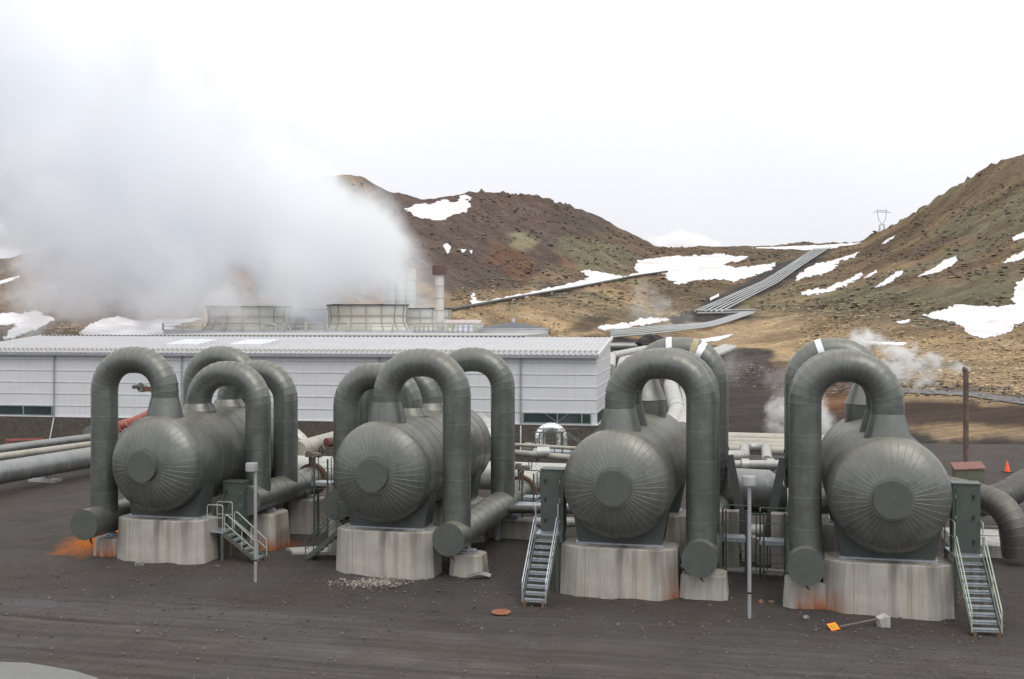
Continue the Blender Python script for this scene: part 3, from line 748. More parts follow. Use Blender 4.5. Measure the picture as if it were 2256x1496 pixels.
for i in (1, 2, 3, 4):
    v = vessel(i, 10 if i < 3 else 20)
    plinth(i, *((-1.80, 1.80) if i < 3 else (-1.92, 1.92)), -.20, 1.55, 1.60, {3: M_CONCR, 4: M_CONCL}.get(i, M_CONC),
        {1: 'grey streaked concrete plinth under the front of the first separator from the left', 2: 'yellow streaked concrete plinth under the front of the second separator, rubble at its foot',
         3: 'concrete plinth with rust stained right corner under the front of the third separator', 4: 'dark streaked concrete plinth with rusty left corner beside the rightmost stairs'}[i])
    plinth(i, -1.92, 1.92, 6.2, 8.1, 1.60, M_CONC, 'concrete plinth under the rear saddle of the %s' % ORD[i], group='rear concrete plinths')
    if i < 3:
        s1 = -1 if i == 1 else 1
        for ly, tall in ((.5, 1), (3.0, 0), (5.5, 0), (7.2, 1)):
            nozzle(v, 0, ly, zt=6.15 if tall else 5.75, r1=.68 if tall else .70)
        sd = {-1: 'left', 1: 'right'}
        loop(i, .5, s1, 8.06, 1.5, lx=2.6, label='tall pipe loop in front on the %s, falling to its low %s header' % (ORD[i], sd[s1]))
        loop(i, 3.0, -s1, 7.45, 2.3, lx=2.6, z0=5.7, label='lower pipe loop, front one of a pair bending to the %s off the %s' % (sd[-s1], ORD[i]))
        loop(i, 5.5, -s1, 7.40, 2.3, lx=2.6, z0=5.7, label='lower pipe loop, rear one of a pair bending to the %s off the %s' % (sd[-s1], ORD[i]))
        loop(i, 7.2, s1, 7.95, 1.5, lx=2.6, label='tall pipe loop at the back of the %s, bending to the %s' % (ORD[i], sd[s1]))
        header(i, s1, -.75 if i == 1 else -.5, 10.3, 1.42 if i == 1 else 1.5, 'low %s header pipe along the %s' % (sd[s1], ORD[i]), lx=2.6)
        header(i, -s1, 2.1, 8.0, 2.06, 'raised %s header pipe along the %s' % (sd[-s1], ORD[i]), lx=2.6)
    else:
        s1 = 1 if i == 3 else -1; lx = 2.68 if i == 3 else 2.48; sd = {-1: 'left', 1: 'right'}[s1]
        nozzle(v, 0, .5, r1=.70); nozzle(v, 0, 2.4, r1=.70)
        b = MB(); b.revolve([(5.0, .9), (5.98, .9), (6.0, .92), (6.03, .9), (7.1, .47)], 48, (0, 7.0, 0), 'z'); b.obj('nozzle', [M_CLAD, M_SEAM], v, 20)
        loop(i, .5, s1, 8.12, 1.5, lx=lx, label='front pipe loop of the %s, bending down to the %s' % (ORD[i], sd))
        loop(i, 2.4, s1, 8.12, 1.5, lx=lx, label='pipe loop tucked right behind the front loop of the %s' % ORD[i])
        loop(i, 7.0, s1, 8.42, 2.9, lx=lx + .1, z0=7.0, back=True, patches=((8, 9, M_WHITEPATCH),) + (((11, 12, M_TANPATCH), (12, 13, M_WHITEPATCH)) if i == 3 else ()) if i == 3 else ((11, 12, M_WHITEPATCH),),
             label='rear pipe loop of the %s with bare white patches in its cladding' % ORD[i])
        header(i, s1, -.48, 9.5, 1.45, 'low header pipe along the %s of the %s' % (sd, ORD[i]), lx=lx)
        # inclined brace under the rear loop
        br = MB(); x = s1 * (lx + .62)
        p0 = Vector((x, 7.0, 3.9)); p1 = Vector((x + s1 * .62, 6.6, .9))
        tt = (p1 - p0).normalized(); u = Vector((0, 1, 0)); q = tt.cross(u).normalized()
        vs = []
        for pp in (p0, p1):
            for a, b2 in ((-1, -1), (1, -1), (1, 1), (-1, 1)): vs.append(pp + q * .16 * a + u * .12 * b2)
        br.add(vs, [(3, 2, 1, 0), (4, 5, 6, 7), (0, 1, 5, 4), (1, 2, 6, 5), (2, 3, 7, 6), (3, 0, 4, 7)])
        for zz in (3.5, 4.1):
            br.box(min(x, x - s1 * .8), max(x, x - s1 * .8), 6.88, 7.1, zz, zz + .12)
        br.box(x + s1 * .75 - .25, x + s1 * .75 + .25, 6.35, 6.85, -.1, .9, 1)
        for v_ in br.v: v_ -= Vector((x, 7.0, 0))
        o = br.obj('pipe_brace', [M_SADDLE, M_CONCP], None, 30, W(i, x, 7.0, 0), -TH); tag(o, 'sloping dark steel brace under the rear loop of the %s' % ORD[i], 'brace', 'sloping steel braces')

# header supports (small concrete blocks)
def block(i, lx, ly, w_, d, h, label, mat=M_CONC, cham=.22, pad=.2):
    o = plinth(i, lx - w_ / 2, lx + w_ / 2, ly - d / 2, ly + d / 2, h, mat, label, cham, cham * .8, .09, 'small concrete blocks under the header pipes')
    m = MB(); m.cyl((-.28, 0, h + .09), (.28, 0, h + .09), .07, n=12); m.box(-.3, .3, -.15, .15, h + .0, h + .03); m.box(-.05, .05, -.1, .1, h, h + pad + .1)
    r = m.obj('roller', M_GALV, o); return o
block(3, 2.75, .75, 1.45, 1.2, .78, 'small concrete block with faint rust under the low header of the third separator', M_CONC)
block(4, -2.36, .75, 1.5, 1.2, .82, 'rusty small concrete block under the low header of the fourth separator', M_CONCB)
block(2, 2.85, 1.2, 1.15, 1.0, .72, 'small concrete block under the low right header of the second separator', M_CONC)
block(2, 2.75, 8.1, 2.1, 1.2, .72, 'wide concrete block under the far end of the second separator right header', M_CONC)
block(1, 2.75, 3.6, 1.15, 1.5, 1.40, 'tall concrete block with rusty left side under the raised header of the first separator', M_CONCB)
block(1, -2.5, .9, 1.1, 1.0, .68, 'low concrete block in the orange deposit left of the first plinth', M_CONCB)
block(1, 2.85, 7.2, 1.4, 1.3, 1.40, 'tall dark streaked concrete block at the far end of the first separator raised header', M_CONC)
block(2, -2.75, 3.6, 1.15, 1.5, 1.40, 'tall concrete block under the raised left header of the second separator', M_CONC)
block(3, 2.9, 8.2, 1.5, 1.2, .78, 'concrete block under the far end of the third separator header', M_CONC)
block(4, -2.7, 8.2, 1.5, 1.2, .78, 'concrete block under the far end of the fourth separator header', M_CONC)

# ------------------------------------------------------------------ cabinets
def cabinet(loc, rz, w_, d, h, label, hinge_left=True, slope=0):
    t_ = thing('equipment_cabinet', label, 'cabinet', loc, rz, 'green equipment cabinets')
    b = MB(); b.box(-w_ / 2, w_ / 2, -d / 2, d / 2, 0, h); b.box(-w_ / 2 - .03, w_ / 2 + .03, -d / 2 - .03, d / 2 + .03, h, h + .035, 0); b.obj('body', [M_CABINET, M_GALV], t_)
    dr = MB(); dr.box(-w_ / 2 + .09, w_ / 2 - .12, -d / 2 - .03, -d / 2 + .001, .1, h - .12); do = dr.obj('door', M_CABINET, t_)
    xh = (w_ / 2 - .2) if hinge_left else (-w_ / 2 + .17)
    for zz in (.35, h * .52, h - .38):
        hm = MB(); hm.box(xh - .02, xh + .02, -d / 2 - .07, -d / 2 - .03, zz - .07, zz + .07); hm.box(xh - .03, xh + .03, -d / 2 - .08, -d / 2 - .05, zz + .03, zz + .08)
        hm.obj('handle', M_DARK, do)
        xg = (-w_ / 2 + .08) if hinge_left else (w_ / 2 - .11)
        MB().box(xg - .012, xg + .012, -d / 2 - .045, -d / 2 - .03, zz - .05, zz + .05).obj('hinge', M_GALV, do)
    return t_

# ------------------------------------------------------------------ stairs
def stairs(loc, rz, h, run, w_, n, label, pl=1.1, rail=M_RAILPALE, legs=M_RAILGREEN, tread=M_GALV, backrail=True, siderail=True, plw=None, group='steel stairs up to the cabinets'):
    """local frame: stair climbs along +y from y=-run to y=0, platform from 0 to pl"""
    t_ = thing('steel_stairs', label, 'stairs', loc, rz, group)
    plw = plw or w_
    for k in range(n):
        z = h * (k + 1) / (n + 1); y = -run + run * (k + .5) / (n + .3)
        b = MB(); b.box(-w_ / 2, w_ / 2, y, y + .22, z - .035, z); b.box(-w_ / 2, w_ / 2, y, y + .02, z - .07, z - .002)
        b.obj('tread', tread, t_)
    for s in (-1, 1):
        b = MB(); x = s * (w_ / 2 + .02)
        ys = (-run - .02, .02); dz_ = .18
        vs = []
        for xx in (x - .015, x + .015): vs += [(xx, ys[0], .10), (xx, ys[0] + .15, .04), (xx, ys[1], h - dz_), (xx, ys[1], h), ]
        b.add(vs, [(0, 1, 2, 3), (7, 6, 5, 4), (0, 4, 5, 1), (1, 5, 6, 2), (2, 6, 7, 3), (3, 7, 4, 0)])
        b.obj('stringer', legs, t_)
        hr = MB(); rh = .95; x = s * (w_ / 2 + .03)
        hr.poly([(x, -run + .05, .10), (x, -run + .05, .75), (x, -.05, h + rh - .22), (x, -.05, h)], .021, 8, bend=.09)
        hr.poly([(x, -run + .05, .42), (x, -.05, h + rh - .62)], .016, 8)
        hr.poly([(x, -run * .52, h * .45), (x, -run * .52, h * .5 + .62)], .018, 8)
        hr.obj('handrail', rail, t_)
    b = MB(); b.box(-plw / 2 - .05, plw / 2 + .05, 0, pl, h - .05, h + .0); b.box(-plw / 2 - .06, plw / 2 + .06, -.01, .03, h - .16, h - .051, 1); b.box(-plw / 2 - .06, plw / 2 + .06, pl - .03, pl, h - .16, h - .051, 1)
    b.obj('platform', [tread, legs], t_)
    for s in (-1, 1):
        for yy in (.06, pl - .06):
            b = MB(); b.box(s * plw / 2 - .045, s * plw / 2 + .045, yy - .045, yy + .045, -.3, h - .05); b.obj('leg', legs, t_)
        if siderail:
            hr = MB(); x = s * (plw / 2 + .03)
            hr.poly([(x, .03, h - .1), (x, .03, h + 1.0), (x, pl - .03, h + 1.0), (x, pl - .03, h - .1)], .021, 8, bend=.08)
            hr.poly([(x, .03, h + .52), (x, pl - .03, h + .52)], .016, 8); hr.obj('guard_rail', rail, t_)
    for s in (-1, 1):
        MB().box(s * (w_ / 2 - .05) - .05, s * (w_ / 2 - .05) + .05, -run + .0, -run + .08, -.3, .12).obj('foot', M_RUST, t_)
    return t_
stairs(W(3, -2.42, .15), -TH, 1.9, 2.05, .70, 10, 'galvanised stairs with pale handrails left of the third separator', rail=M_GALV, pl=1.3, siderail=True)
cabinet(W(3, -2.34, .95, 1.9), -TH, .78, .62, 2.08, 'tall green cabinet above the stairs left of the third separator', hinge_left=False)
stairs(W(4, 2.32, .15), -TH + R(5), 1.9, 1.95, .76, 10, 'green railed stairs at the far right beside the fourth separator', rail=M_RAILPALE, pl=1.3)
cabinet(W(4, 2.30, .80, 1.9), -TH, .80, .62, 2.12, 'tall green cabinet above the stairs right of the fourth separator')
# side stairs of units 1 and 2 (run sideways)
p = P(503, 1170, 41.3); p.z = 0
stairs(p, -TH + R(90), 1.12, 1.45, .68, 6, 'small steel stairs beside the first lamp post, descending to the right', pl=.7, rail=M_RAILPALE, legs=M_RAILGREEN, siderail=True)
cabinet(P(522, 1165, 42.4).xy.to_3d() + Vector((0, 0, 1.05)), -TH, .85, .6, 1.75, 'green cabinet half hidden behind the raised header of the first separator', hinge_left=False)
p = P(752, 1190, 41.2); p.z = 0
stairs(p, -TH - R(90), 1.25, 1.35, .68, 7, 'dark green steel stairs left of the second plinth, descending to the left', pl=.7, rail=M_RAILGREEN, legs=M_RAILGREEN, tread=M_RAILGREEN)

# ladder platforms between the units
def ladder_platform(loc, rz, h, label, w_=.62, top=1.0):
    t_ = thing('ladder_platform', label, 'ladder', loc, rz, 'small ladder platforms beside the pipes')
    b = MB()
    for s in (-1, 1): b.box(s * w_ / 2 - .03, s * w_ / 2 + .03, -.03, .03, -.2, h + top)
    b.obj('stile', M_RAILGREEN, t_)
    for k in range(int(h / .3)):
        MB().cyl((-w_ / 2, 0, .25 + k * .3), (w_ / 2, 0, .25 + k * .3), .016, n=6).obj('rung', M_RAILGREEN, t_)
    b = MB(); b.box(-w_ / 2 - .15, w_ / 2 + .15, .04, .75, h - .05, h); b.box(-w_ / 2 - .15, w_ / 2 + .15, .035, .07, h - .14, h + .001); b.obj('deck', M_GALV, t_)
    for s in (-1, 1):
        b = MB(); x = s * (w_ / 2 + .13)
        b.poly([(x, .72, h - .1), (x, .72, h + top + .05), (x, .08, h + top + .05), (x, .08, h - .1)], .022, 8, bend=.08); b.poly([(x, .72, h + .5), (x, .08, h + .5)], .016, 6)
        b.box(x - .04, x + .04, .66, .74, -.2, h - .05); b.obj('guard_rail', M_RAILGREEN, t_)
    b = MB(); b.poly([(-w_ / 2 - .13, .72, h + top + .05), (w_ / 2 + .13, .72, h + top + .05)], .022, 8); b.poly([(-w_ / 2 - .13, .72, h + .5), (w_ / 2 + .13, .72, h + .5)], .016, 6); b.obj('back_rail', M_RAILGREEN, t_)
    return t_
ladder_platform(G(1622, 1266), -TH, 1.3, 'dark ladder with small deck just right of the third separator header', .72)
ladder_platform(G(1706, 1275), -TH, 1.3, 'dark ladder with small deck just left of the fourth separator header', .72)
ladder_platform(G(707, 1185), -TH, 2.3, 'tall dark ladder with small deck between the first two separators', .6)
ladder_platform(P(1163, 1175, 46).xy.to_3d(), -TH, 1.6, 'dark ladder frame beside the valve of the second separator', .5)
# rails between the two ladders
b = MB(); A = P(1642, 1137, 39.2); B = P(1690, 1137, 39.2)
for z in (2.1, 1.75): b.poly([(A.x, A.y, z), (B.x, B.y, z)], .02, 6)
for k in range(3):
    q = A.lerp(B, k / 2); b.poly([(q.x, q.y, 0), (q.x, q.y, 2.1)], .02, 6)
c0 = Vector((A.x, A.y, 0))
for v_ in b.v: v_ -= c0
tag(b.obj('guard_rail', M_RAILGREEN, None, 30, c0), 'dark guard rail spanning between the two ladder platforms', 'railing')

# ------------------------------------------------------------------ valves and flanges at header ends
def valve(i, s, ly, z, label, lx=2.6, mat=M_PALEPIPE):
    t_ = thing('flanged_valve', label, 'valve', W(i, s * lx, ly, 0), -TH, 'flanged valves at the header ends')
    b = MB()
    for y in (0, .16): b.revolve([(y, .5), (y, .70), (y + .09, .70), (y + .09, .5)], 40, (0, 0, z))
    b.obj('flange', M_RUST, t_)
    for k in range(20):
        a = 2 * math.pi * k / 20; x, zz = math.cos(a) * .64, z + math.sin(a) * .64
        MB().cyl((x, -.05, zz), (x, .30, zz), .022, n=6).obj('bolt', M_RUST, t_)
    b = MB(); b.box(-.12, .12, .02, .24, z + .68, z + 1.0); b.box(-.26, .3, -.04, .3, z + .98, z + 1.16, 1); b.cyl((-.1, .1, z + 1.16), (-.1, .1, z + 1.25), .14, n=12, mi=1)
    b.cyl((.3, .1, z + 1.07), (.42, .1, z + 1.07), .12, n=14, mi=1); b.poly([(.36, .1, z + 1.1), (.38, .1, z + 1.45), (.5, .1, z + 1.45), (.5, .1, z + 1.0)], .02, 6, 2, bend=.07)
    b.obj('actuator', [M_RUST, flat('actuator_grey_brown', (.2, .17, .14), .6), M_DARK], t_)
    return t_
valve(1, 1, 8.05, 2.06, 'flanged valve with actuator at the end of the first separator raised header')
valve(2, 1, 10.35, 1.5, 'flanged valve with actuator at the end of the second separator header, left of the cabinet')
def pipe(name, label, pts, r, mat, seam=1.4, bend=1.0, smat=None, group=None, n=32, cat='pipe', gore=15):
    pts = [Vector(p) for p in pts]; c = Vector((pts[0].x, pts[0].y, 0))
    path = fillet(pts, bend, gore, seam)
    b = MB(); b.sweep([p[0] - c for p in path], [p[2] for p in path], r, n)
    o = b.obj(name, [mat, smat or M_PALESEAM], None, 12, c); tag(o, label, cat, group); return o
pipe('transfer_pipe', 'pale elbowed pipe leading from the first separator valve towards the right', [W(1, 2.6, 8.35, 2.06), W(1, 2.6, 10.4, 2.1), W(1, 6.2, 10.6, 2.1)], .55, M_PALEPIPE, .5)
pipe('transfer_pipe', 'pale elbowed pipe leading from the second separator valve behind the cabinet', [W(2, 2.6, 10.65, 1.5), W(2, 2.6, 12.4, 1.9), W(2, 6.5, 12.7, 1.9)], .58, M_PALEPIPE, .5)

# ------------------------------------------------------------------ long cross pipes behind the row
def cross(y0, y1, pxa, pxb, row_c, dpx, label, mat, ends=None, **kw):
    A = P(pxa, row_c, y0); B = P(pxb, row_c, y1); B.z = A.z
    return pipe('cross_pipe', label, [A, B], dpx / 2 / F * (y0 + y1) / 2, mat, group='pipes crossing behind the separators', **kw)
cross(53, 49.5, 640, 1330, 1033, 62, 'thick pale grey pipe crossing behind the second separator', M_PALEPIPE, seam=1.6)
cross(55, 52, 1120, 1300, 996, 14, 'thin tan pipe just above the thick grey pipe, left of the third separator', M_TANPIPE)
cross(56, 54, 1120, 1290, 979, 8, 'thinnest tan pipe, topmost behind the second separator', M_TANPIPE)
# short sleeve on the tan pipe
A = P(1197, 996, 53.5); o = MB().cyl((-.3, 0, A.z), (.3, 0, A.z), .26, n=24).obj('pipe_sleeve', M_PALEPIPE, None, 30, (A.x, A.y, 0)); tag(o, 'pale blue grey sleeve around the thin tan pipe', 'pipe sleeve')
# big vessel between units 3 and 4
A = P(1560, 1075, 45.5); B = P(1692, 1078, 44.5); C2 = P(1745, 1100, 44.2)
b = MB(); rr = .88; z = A.z
c = Vector((A.x, A.y, 0)); d = (B - A).xy.to_3d().normalized()
u = Vector((0, 0, 1)); v2 = d.cross(u)
b.rings([(A - c, u, v2, rr, rr), (Vector((B.x, B.y, z)) - c, u, v2, rr, rr), (Vector((B.x, B.y, z)) - c + d * .02, u, v2, rr + .01, rr + .01), (Vector((C2.x, C2.y, z - .3)) - c, u, v2, .5, .5), (Vector((C2.x + 1.6, C2.y - .4, z - .3)) - c, u, v2, .5, .5)], 48)
tag(b.obj('collector_drum', M_BLUEPIPE, None, 25, c), 'wide grey drum tapering at its right end, between the two rightmost separators', 'drum')
b = MB(); A = P(1600, 1122, 44.5); B = P(1735, 1122, 43.8); c = Vector((A.x, A.y, 0))
b.box(0, 2.6, -.5, .5, A.z - .15, A.z - .02); 
for x in (.3, 2.2): b.box(x - .15, x + .15, -.3, .3, -.1, A.z - .15)
tag(b.obj('drum_rack', M_SADDLE, None, 30, c), 'steel rack carrying the wide grey drum, coloured dark as the shadow there', 'rack')  # dark colour stands in for the deep shadow beneath the drum
for k, (row, dp, Y) in enumerate(((1026, 15, 47.5),)):
    pass
pipe('cross_pipe', 'pale pipe with two sleeves just above the wide drum', [P(1590, 1024, 47.6), P(1735, 1024, 46.8)], .20, M_PALEPIPE, .9, group='pipes crossing behind the separators')
for px in (1641, 1697):
    A = P(px, 1024, 47.2); tag(MB().cyl((-.16, 0, A.z), (.16, 0, A.z), .27, n=24).obj('pipe_sleeve', M_PALEPIPE, None, 30, (A.x, A.y, 0)), '%s pale sleeve on the pipe above the wide drum' % ('left' if px < 1660 else 'right'), 'pipe sleeve')
for k, (row, Y, rr) in enumerate(((962, 60, .20), (972, 59, .17), (980, 58.4, .15), (988, 57.5, .15))):
    A = P(1560, row, Y); B = P(1860, row, Y - 2); B.z = A.z
    pipe('cross_pipe', ['uppermost of four stacked tan pipes between the right pair', 'second of four stacked tan pipes between the right pair', 'third of four stacked tan pipes between the right pair', 'lowest of four stacked tan pipes between the right pair'][k], [A, B], rr + .08, M_TANPIPE, 2, group='stacked tan pipes behind the right separators')
pipe('cross_pipe', 'pale pipe bent in a flat loop behind the drum', [P(1600, 1004, 50), P(1640, 1003, 50.3), P(1640, 985, 54), P(1688, 985, 54), P(1690, 1015, 49.5)], .24, M_PALEPIPE, .5, .5)
pipe('cross_pipe', 'short pale pipe running into the left flank of the fourth separator', [W(4, -3.0, 4.2, 2.75), W(4, -1.6, 4.2, 2.75)], .42, M_PALEPIPE, .4)
pipe('cross_pipe', 'low pale pipe behind the ladder platforms', [P(1560, 1172, 42.3), P(1740, 1172, 41.6)], .34, M_PALEPIPE, .9)
for px, py, Yq in ((1605, 1165, 40.5), (1722, 1165, 40.2)):
    A = P(px, py, Yq); m = MB(); m.prism([(-.38, -.3), (.38, -.3), (.38, .3), (-.38, .3)], -.3, 2.0 if px < 1650 else 1.95)
    tag(m.obj('concrete_pier', M_CONCP, None, 20, (A.x, A.y, 0), -TH), 'narrow concrete pier behind the %s ladder platform' % ('left' if px < 1650 else 'right'), 'pier', 'narrow concrete piers')
A = G(1660, 1212); tag(MB().prism([(-2.3, -.35), (2.3, -.35), (2.3, .35), (-2.3, .35)], -.2, .55).obj('concrete_beam', M_CONCP, None, 20, A + Vector((0, .8, 0)), -TH), 'low concrete beam on the gravel beneath the low pale pipe', 'beam')
A = G(1650, 1258); tag(MB().prism([(-2.6, -.25), (2.6, -.25), (2.6, .25), (-2.6, .25)], -.1, .08).obj('concrete_kerb', M_CONCP, None, 20, A, -TH), 'flat concrete strip at the foot of the two ladders', 'kerb')

M_DKRED = flat('dark_red_flange', (.13, .045, .04), .7)
# tan pipe ends between units 1 and 2
pipe('cross_pipe', 'dusty tan pipe pointing to the back between the first two separators', [P(655, 992, 54), P(735, 968, 62)], .45, M_TANPIPE, 1.2)
A = P(722, 975, 57); tag(MB().cyl((0, -.1, A.z), (0, .3, A.z), .24, n=24).obj('pipe_flange', M_DKRED, None, 30, (A.x, A.y, 0), -R(40)), 'dark red flange on the tan pipe between the first two separators', 'flange')
pipe('cross_pipe', 'pale bent pipe behind the first separator tail', [P(640, 950, 56), P(668, 975, 56), P(668, 1020, 56)], .35, M_PALEPIPE, .5, .5)
pipe('cross_pipe', 'grey pipe elbow rising behind the second separator tail', [P(1075, 990, 52), P(1075, 945, 52), P(1060, 930, 58)], .5, M_PALEPIPE, .4, .8)
# dark lower pipes seen between units 2 and 3 at the left of the cabinet
pipe('cross_pipe', 'dark low pipe behind the left legs of the third cabinet', [P(1120, 1122, 44), P(1300, 1124, 43)], .16, M_DKPIPE, 1.2)
pipe('cross_pipe', 'pale low pipe behind the third cabinet', [P(1180, 1150, 43.5), P(1300, 1150, 42.8)], .20, M_PALEPIPE, 1.2)
A = P(1140, 1110, 45); tag(MB().box(-1.2, 2.2, -.6, .6, A.z - .1, A.z).box(-.9, -.7, -.2, 0, -.2, A.z - .1).box(1.8, 2.0, -.2, 0, -.2, A.z - .1).obj('steel_deck', M_GALV, None, 30, (A.x, A.y, 0), -TH), 'small grey steel deck beside the second valve', 'deck')

# ------------------------------------------------------------------ left diagonal pipes
LP = [('upper grey pipe of the three long pipes at the left edge', (0, 988, 63), (215, 965, 70), .27, M_BLUEPIPE),
      ('middle tan pipe of the three long pipes at the left edge', (0, 1006, 60), (215, 977, 66.5), .20, M_TANPIPE),
      ('lowest and thickest of the three long steel pipes at the left edge', (0, 1039, 57), (215, 1007, 64), .60, M_BLUEPIPE)]
for lab, a, b_, r_, m_ in LP:
    A = P(*a); B = P(*b_); z = (A.z + B.z) / 2; A.z = B.z = z; d = (B - A)
    pipe('long_pipe', lab, [A - d * 1.6, B + d * .6], r_, m_, 1.5, group='long pipes at the left edge')
A = G(100, 1059); m = MB(); m.box(-.9, .9, -.35, .35, -.1, .12); tag(m.obj('concrete_footing', M_CONCP, None, 20, A, -R(20)), 'flat concrete footing under the thick left pipe', 'footing')
m2 = MB(); m2.cyl((.25, -.42, .35), (.25, -.30, .35), .13, n=14); m2.box(-.5, .4, -.25, .1, .12, .45); m2.box(.3, .36, -.2, -.1, .3, .85, M=Matrix.Rotation(R(12), 4, 'Y')); m2.obj('pipe_shoe', M_GALV, bpy.data.objects['concrete_footing'])
A = P(155, 958, 71); tag(MB().revolve([(0, .001), (0, .55), (.1, .55), (.1, .001)], 32, (0, 0, A.z)).obj('blind_flange', M_BLUEPIPE, None, 30, (A.x + 1.2, A.y, 0), -R(25)), 'round grey blind flange behind the upper left pipe', 'flange')
# red barrier
A = P(12, 972, 73); t_ = thing('red_barrier', 'low red slatted barrier against the dark base wall at the left edge', 'barrier', (A.x, A.y, 0), R(10))
for zz in (.4, .75, 1.05): MB().box(0, 2.4, 0, .05, zz, zz + .14).obj('rail', M_RED, t_)
for xx in (.0, 1.1, 2.3): MB().box(xx, xx + .1, .05, .12, -.05, 1.15).obj('post', M_RED, t_)

# red valve machinery seen through the first loop
A = P(300, 925, 66); t_ = thing('red_valve', 'faded red valve body with grey actuator seen through the leftmost pipe loop', 'valve', (A.x, A.y, 0), -R(18))
z = A.z
b = MB(); b.poly([(-1.5, -.6, z - .5), (-.2, 0, z - .1), (.9, .5, z + .45), (1.6, .8, z + .5)], .27, 24, bend=.8); b.obj('body', M_RED, t_, 30)
b = MB()
for q in (-.9, -.45, .2):
    b = MB(); b.rings([((q, q * .45, z - .1 + q * .35), Vector((-.35, 0, 1)).normalized(), Vector((-.3, 1, 0)).normalized(), .34, .34), ((q + .1, q * .45 + .05, z - .06 + q * .35), Vector((-.35, 0, 1)).normalized(), Vector((-.3, 1, 0)).normalized(), .34, .34)], 24); b.obj('flange', M_RED, t_, 30)
b = MB(); b.box(.85, .95, .4, .5, z + .8, z + 1.8); b.box(1.2, 1.3, .4, .5, z + .8, z + 1.8); b.box(.2, 1.5, .3, .6, z + 1.7, z + 2.0, 1); b.cyl((1.15, .45, z + 2.0), (1.15, .45, z + 2.95), .10, n=12, mi=2); b.cyl((.1, .3, z + 1.95), (.1, .6, z + 1.95), .3, n=16, mi=2)
b.cyl((-.35, .2, z + 2.0), (.1, .2, z + 2.1), .16, n=12, mi=2); b.obj('actuator', [M_PALEPIPE, M_RUST, M_BLUEPIPE], t_, 30)
b = MB(); b.box(-1.2, 1.4, -.4, .6, -.1, z - .6); b.obj('support', M_CONCP, t_)

# ------------------------------------------------------------------ silver elbow and platform in front of the hall
A = P(1190, 985, 62); B = P(1238, 985, 62)
o = pipe('silver_pipe_bend', 'shiny bare aluminium pipe arch in front of the hall', [(A.x, A.y, A.z - .5), (A.x, A.y, P(0, 943, 62).z), (B.x, B.y, P(0, 943, 62).z), (B.x, B.y, B.z - .5)], .31, M_SILVER, .35, .58, M_PALESEAM)
t_ = thing('railed_platform', 'steel platform with railings and stairs below the silver pipe arch', 'platform', (P(1172, 1000, 58).x, 58, 0), -TH + R(8))
zt = P(0, 1000, 58).z
b = MB(); b.box(0, 2.4, 0, 2.0, zt, zt + .12); b.obj('deck', M_GALV, t_)
for x0, x1, yy in ((0, 1.6, 0), (0, 2.4, 2.0)):
    b = MB(); k = int((x1 - x0) / .4)
    for j in range(k + 1): x = x0 + (x1 - x0) * j / k; b.poly([(x, yy, zt), (x, yy, zt + 1.15)], .025, 6)
    b.poly([(x0, yy, zt + 1.15), (x1, yy, zt + 1.15)], .03, 6); b.poly([(x0, yy, zt + .6), (x1, yy, zt + .6)], .02, 6); b.obj('railing', M_RAILGREEN, t_)
b = MB()
for yy in (0, .9):
    b.poly([(1.6, yy, zt + 1.2), (3.2, yy, zt + .2), (3.2, yy, zt - .6)], .03, 6); b.poly([(1.6, yy, zt + 1.2), (1.6, yy, zt)], .03, 6)
    b.poly([(2.0, yy + .3, zt + .1), (3.9, yy + .3, zt + 1.6)], .03, 6); b.poly([(2.2, yy + .3, zt - .4), (4.1, yy + .3, zt + 1.2)], .05, 6)
    for j in range(6): b.poly([(2.2 + j * .33, yy + .3, zt - .4 + j * .26), (2.2 + j * .33, yy + .3, zt + .3 + j * .26)], .02, 6)
b.obj('stair_rail', M_RAILGREEN, t_)
for x in (.1, 2.2):
    for yy in (.1, 1.8): MB().box(x, x + .1, yy, yy + .1, -.1, zt).obj('leg', M_RAILGREEN, t_)
A = P(1162, 987, 66); B = P(1200, 990, 60); pipe('open_pipe', 'open ended grey pipe stub beside the silver arch', [A, B], .34, M_PALEPIPE, 1.5)

# ------------------------------------------------------------------ right-hand pipes and pad
pipe('curved_pipe', 'thick dusty pipe curving down from behind the fourth separator to the pad', [W(4, 1.2, 7.5, 3.0), P(2120, 1082, 43), P(2228, 1118, 40.5), P(2240, 1225, 40.5)], .52, cladding('dusty_brown_grey_cladding', (.115, .108, .10), dust=(.22, .195, .165), metal=.4, rough=.42), .35, 1.1, M_SEAM, gore=12)
pipe('curved_pipe', 'dark grey pipe elbow entering at the right edge', [P(2150, 1110, 46), P(2215, 1092, 46), P(2262, 1062, 47), P(2340, 1050, 48)], .58, M_DKPIPE, .5, 1.6, M_SEAM)
pipe('curved_pipe', 'thin pipe on the ground joining the elbow at the right edge', [W(4, 2.4, 12, .9), P(2200, 1086, 47)], .2, M_DKPIPE, 1)
b = MB(); A = G(2262, 1235); b.prism([(-2.3, -.2), (5, -.2), (5, 3.4), (-2.3, 3.4)], -.2, .42)
tag(b.obj('concrete_pad', M_CONCP, None, 20, A + Vector((0, .6, 0)), -TH), 'concrete pad with raised edge right of the fourth separator', 'pad')
t_ = thing('pad_railing', 'pale green railing along the concrete pad right of the rightmost stairs', 'railing', A + Vector((0, .65, .42)), -TH)
b = MB()
for zz in (.35, .7, 1.05): b.poly([(-2.2, 0, zz), (5, 0, zz)], .022, 6)
b.obj('rail', M_RAILPALE, t_)
for x in (-2.2, -.1, 1.9, 3.9): MB().box(x - .04, x + .04, -.03, .03, 0, 1.07).obj('post', M_RAILGREEN, t_)
A = P(2150, 1085, 52); b = MB()
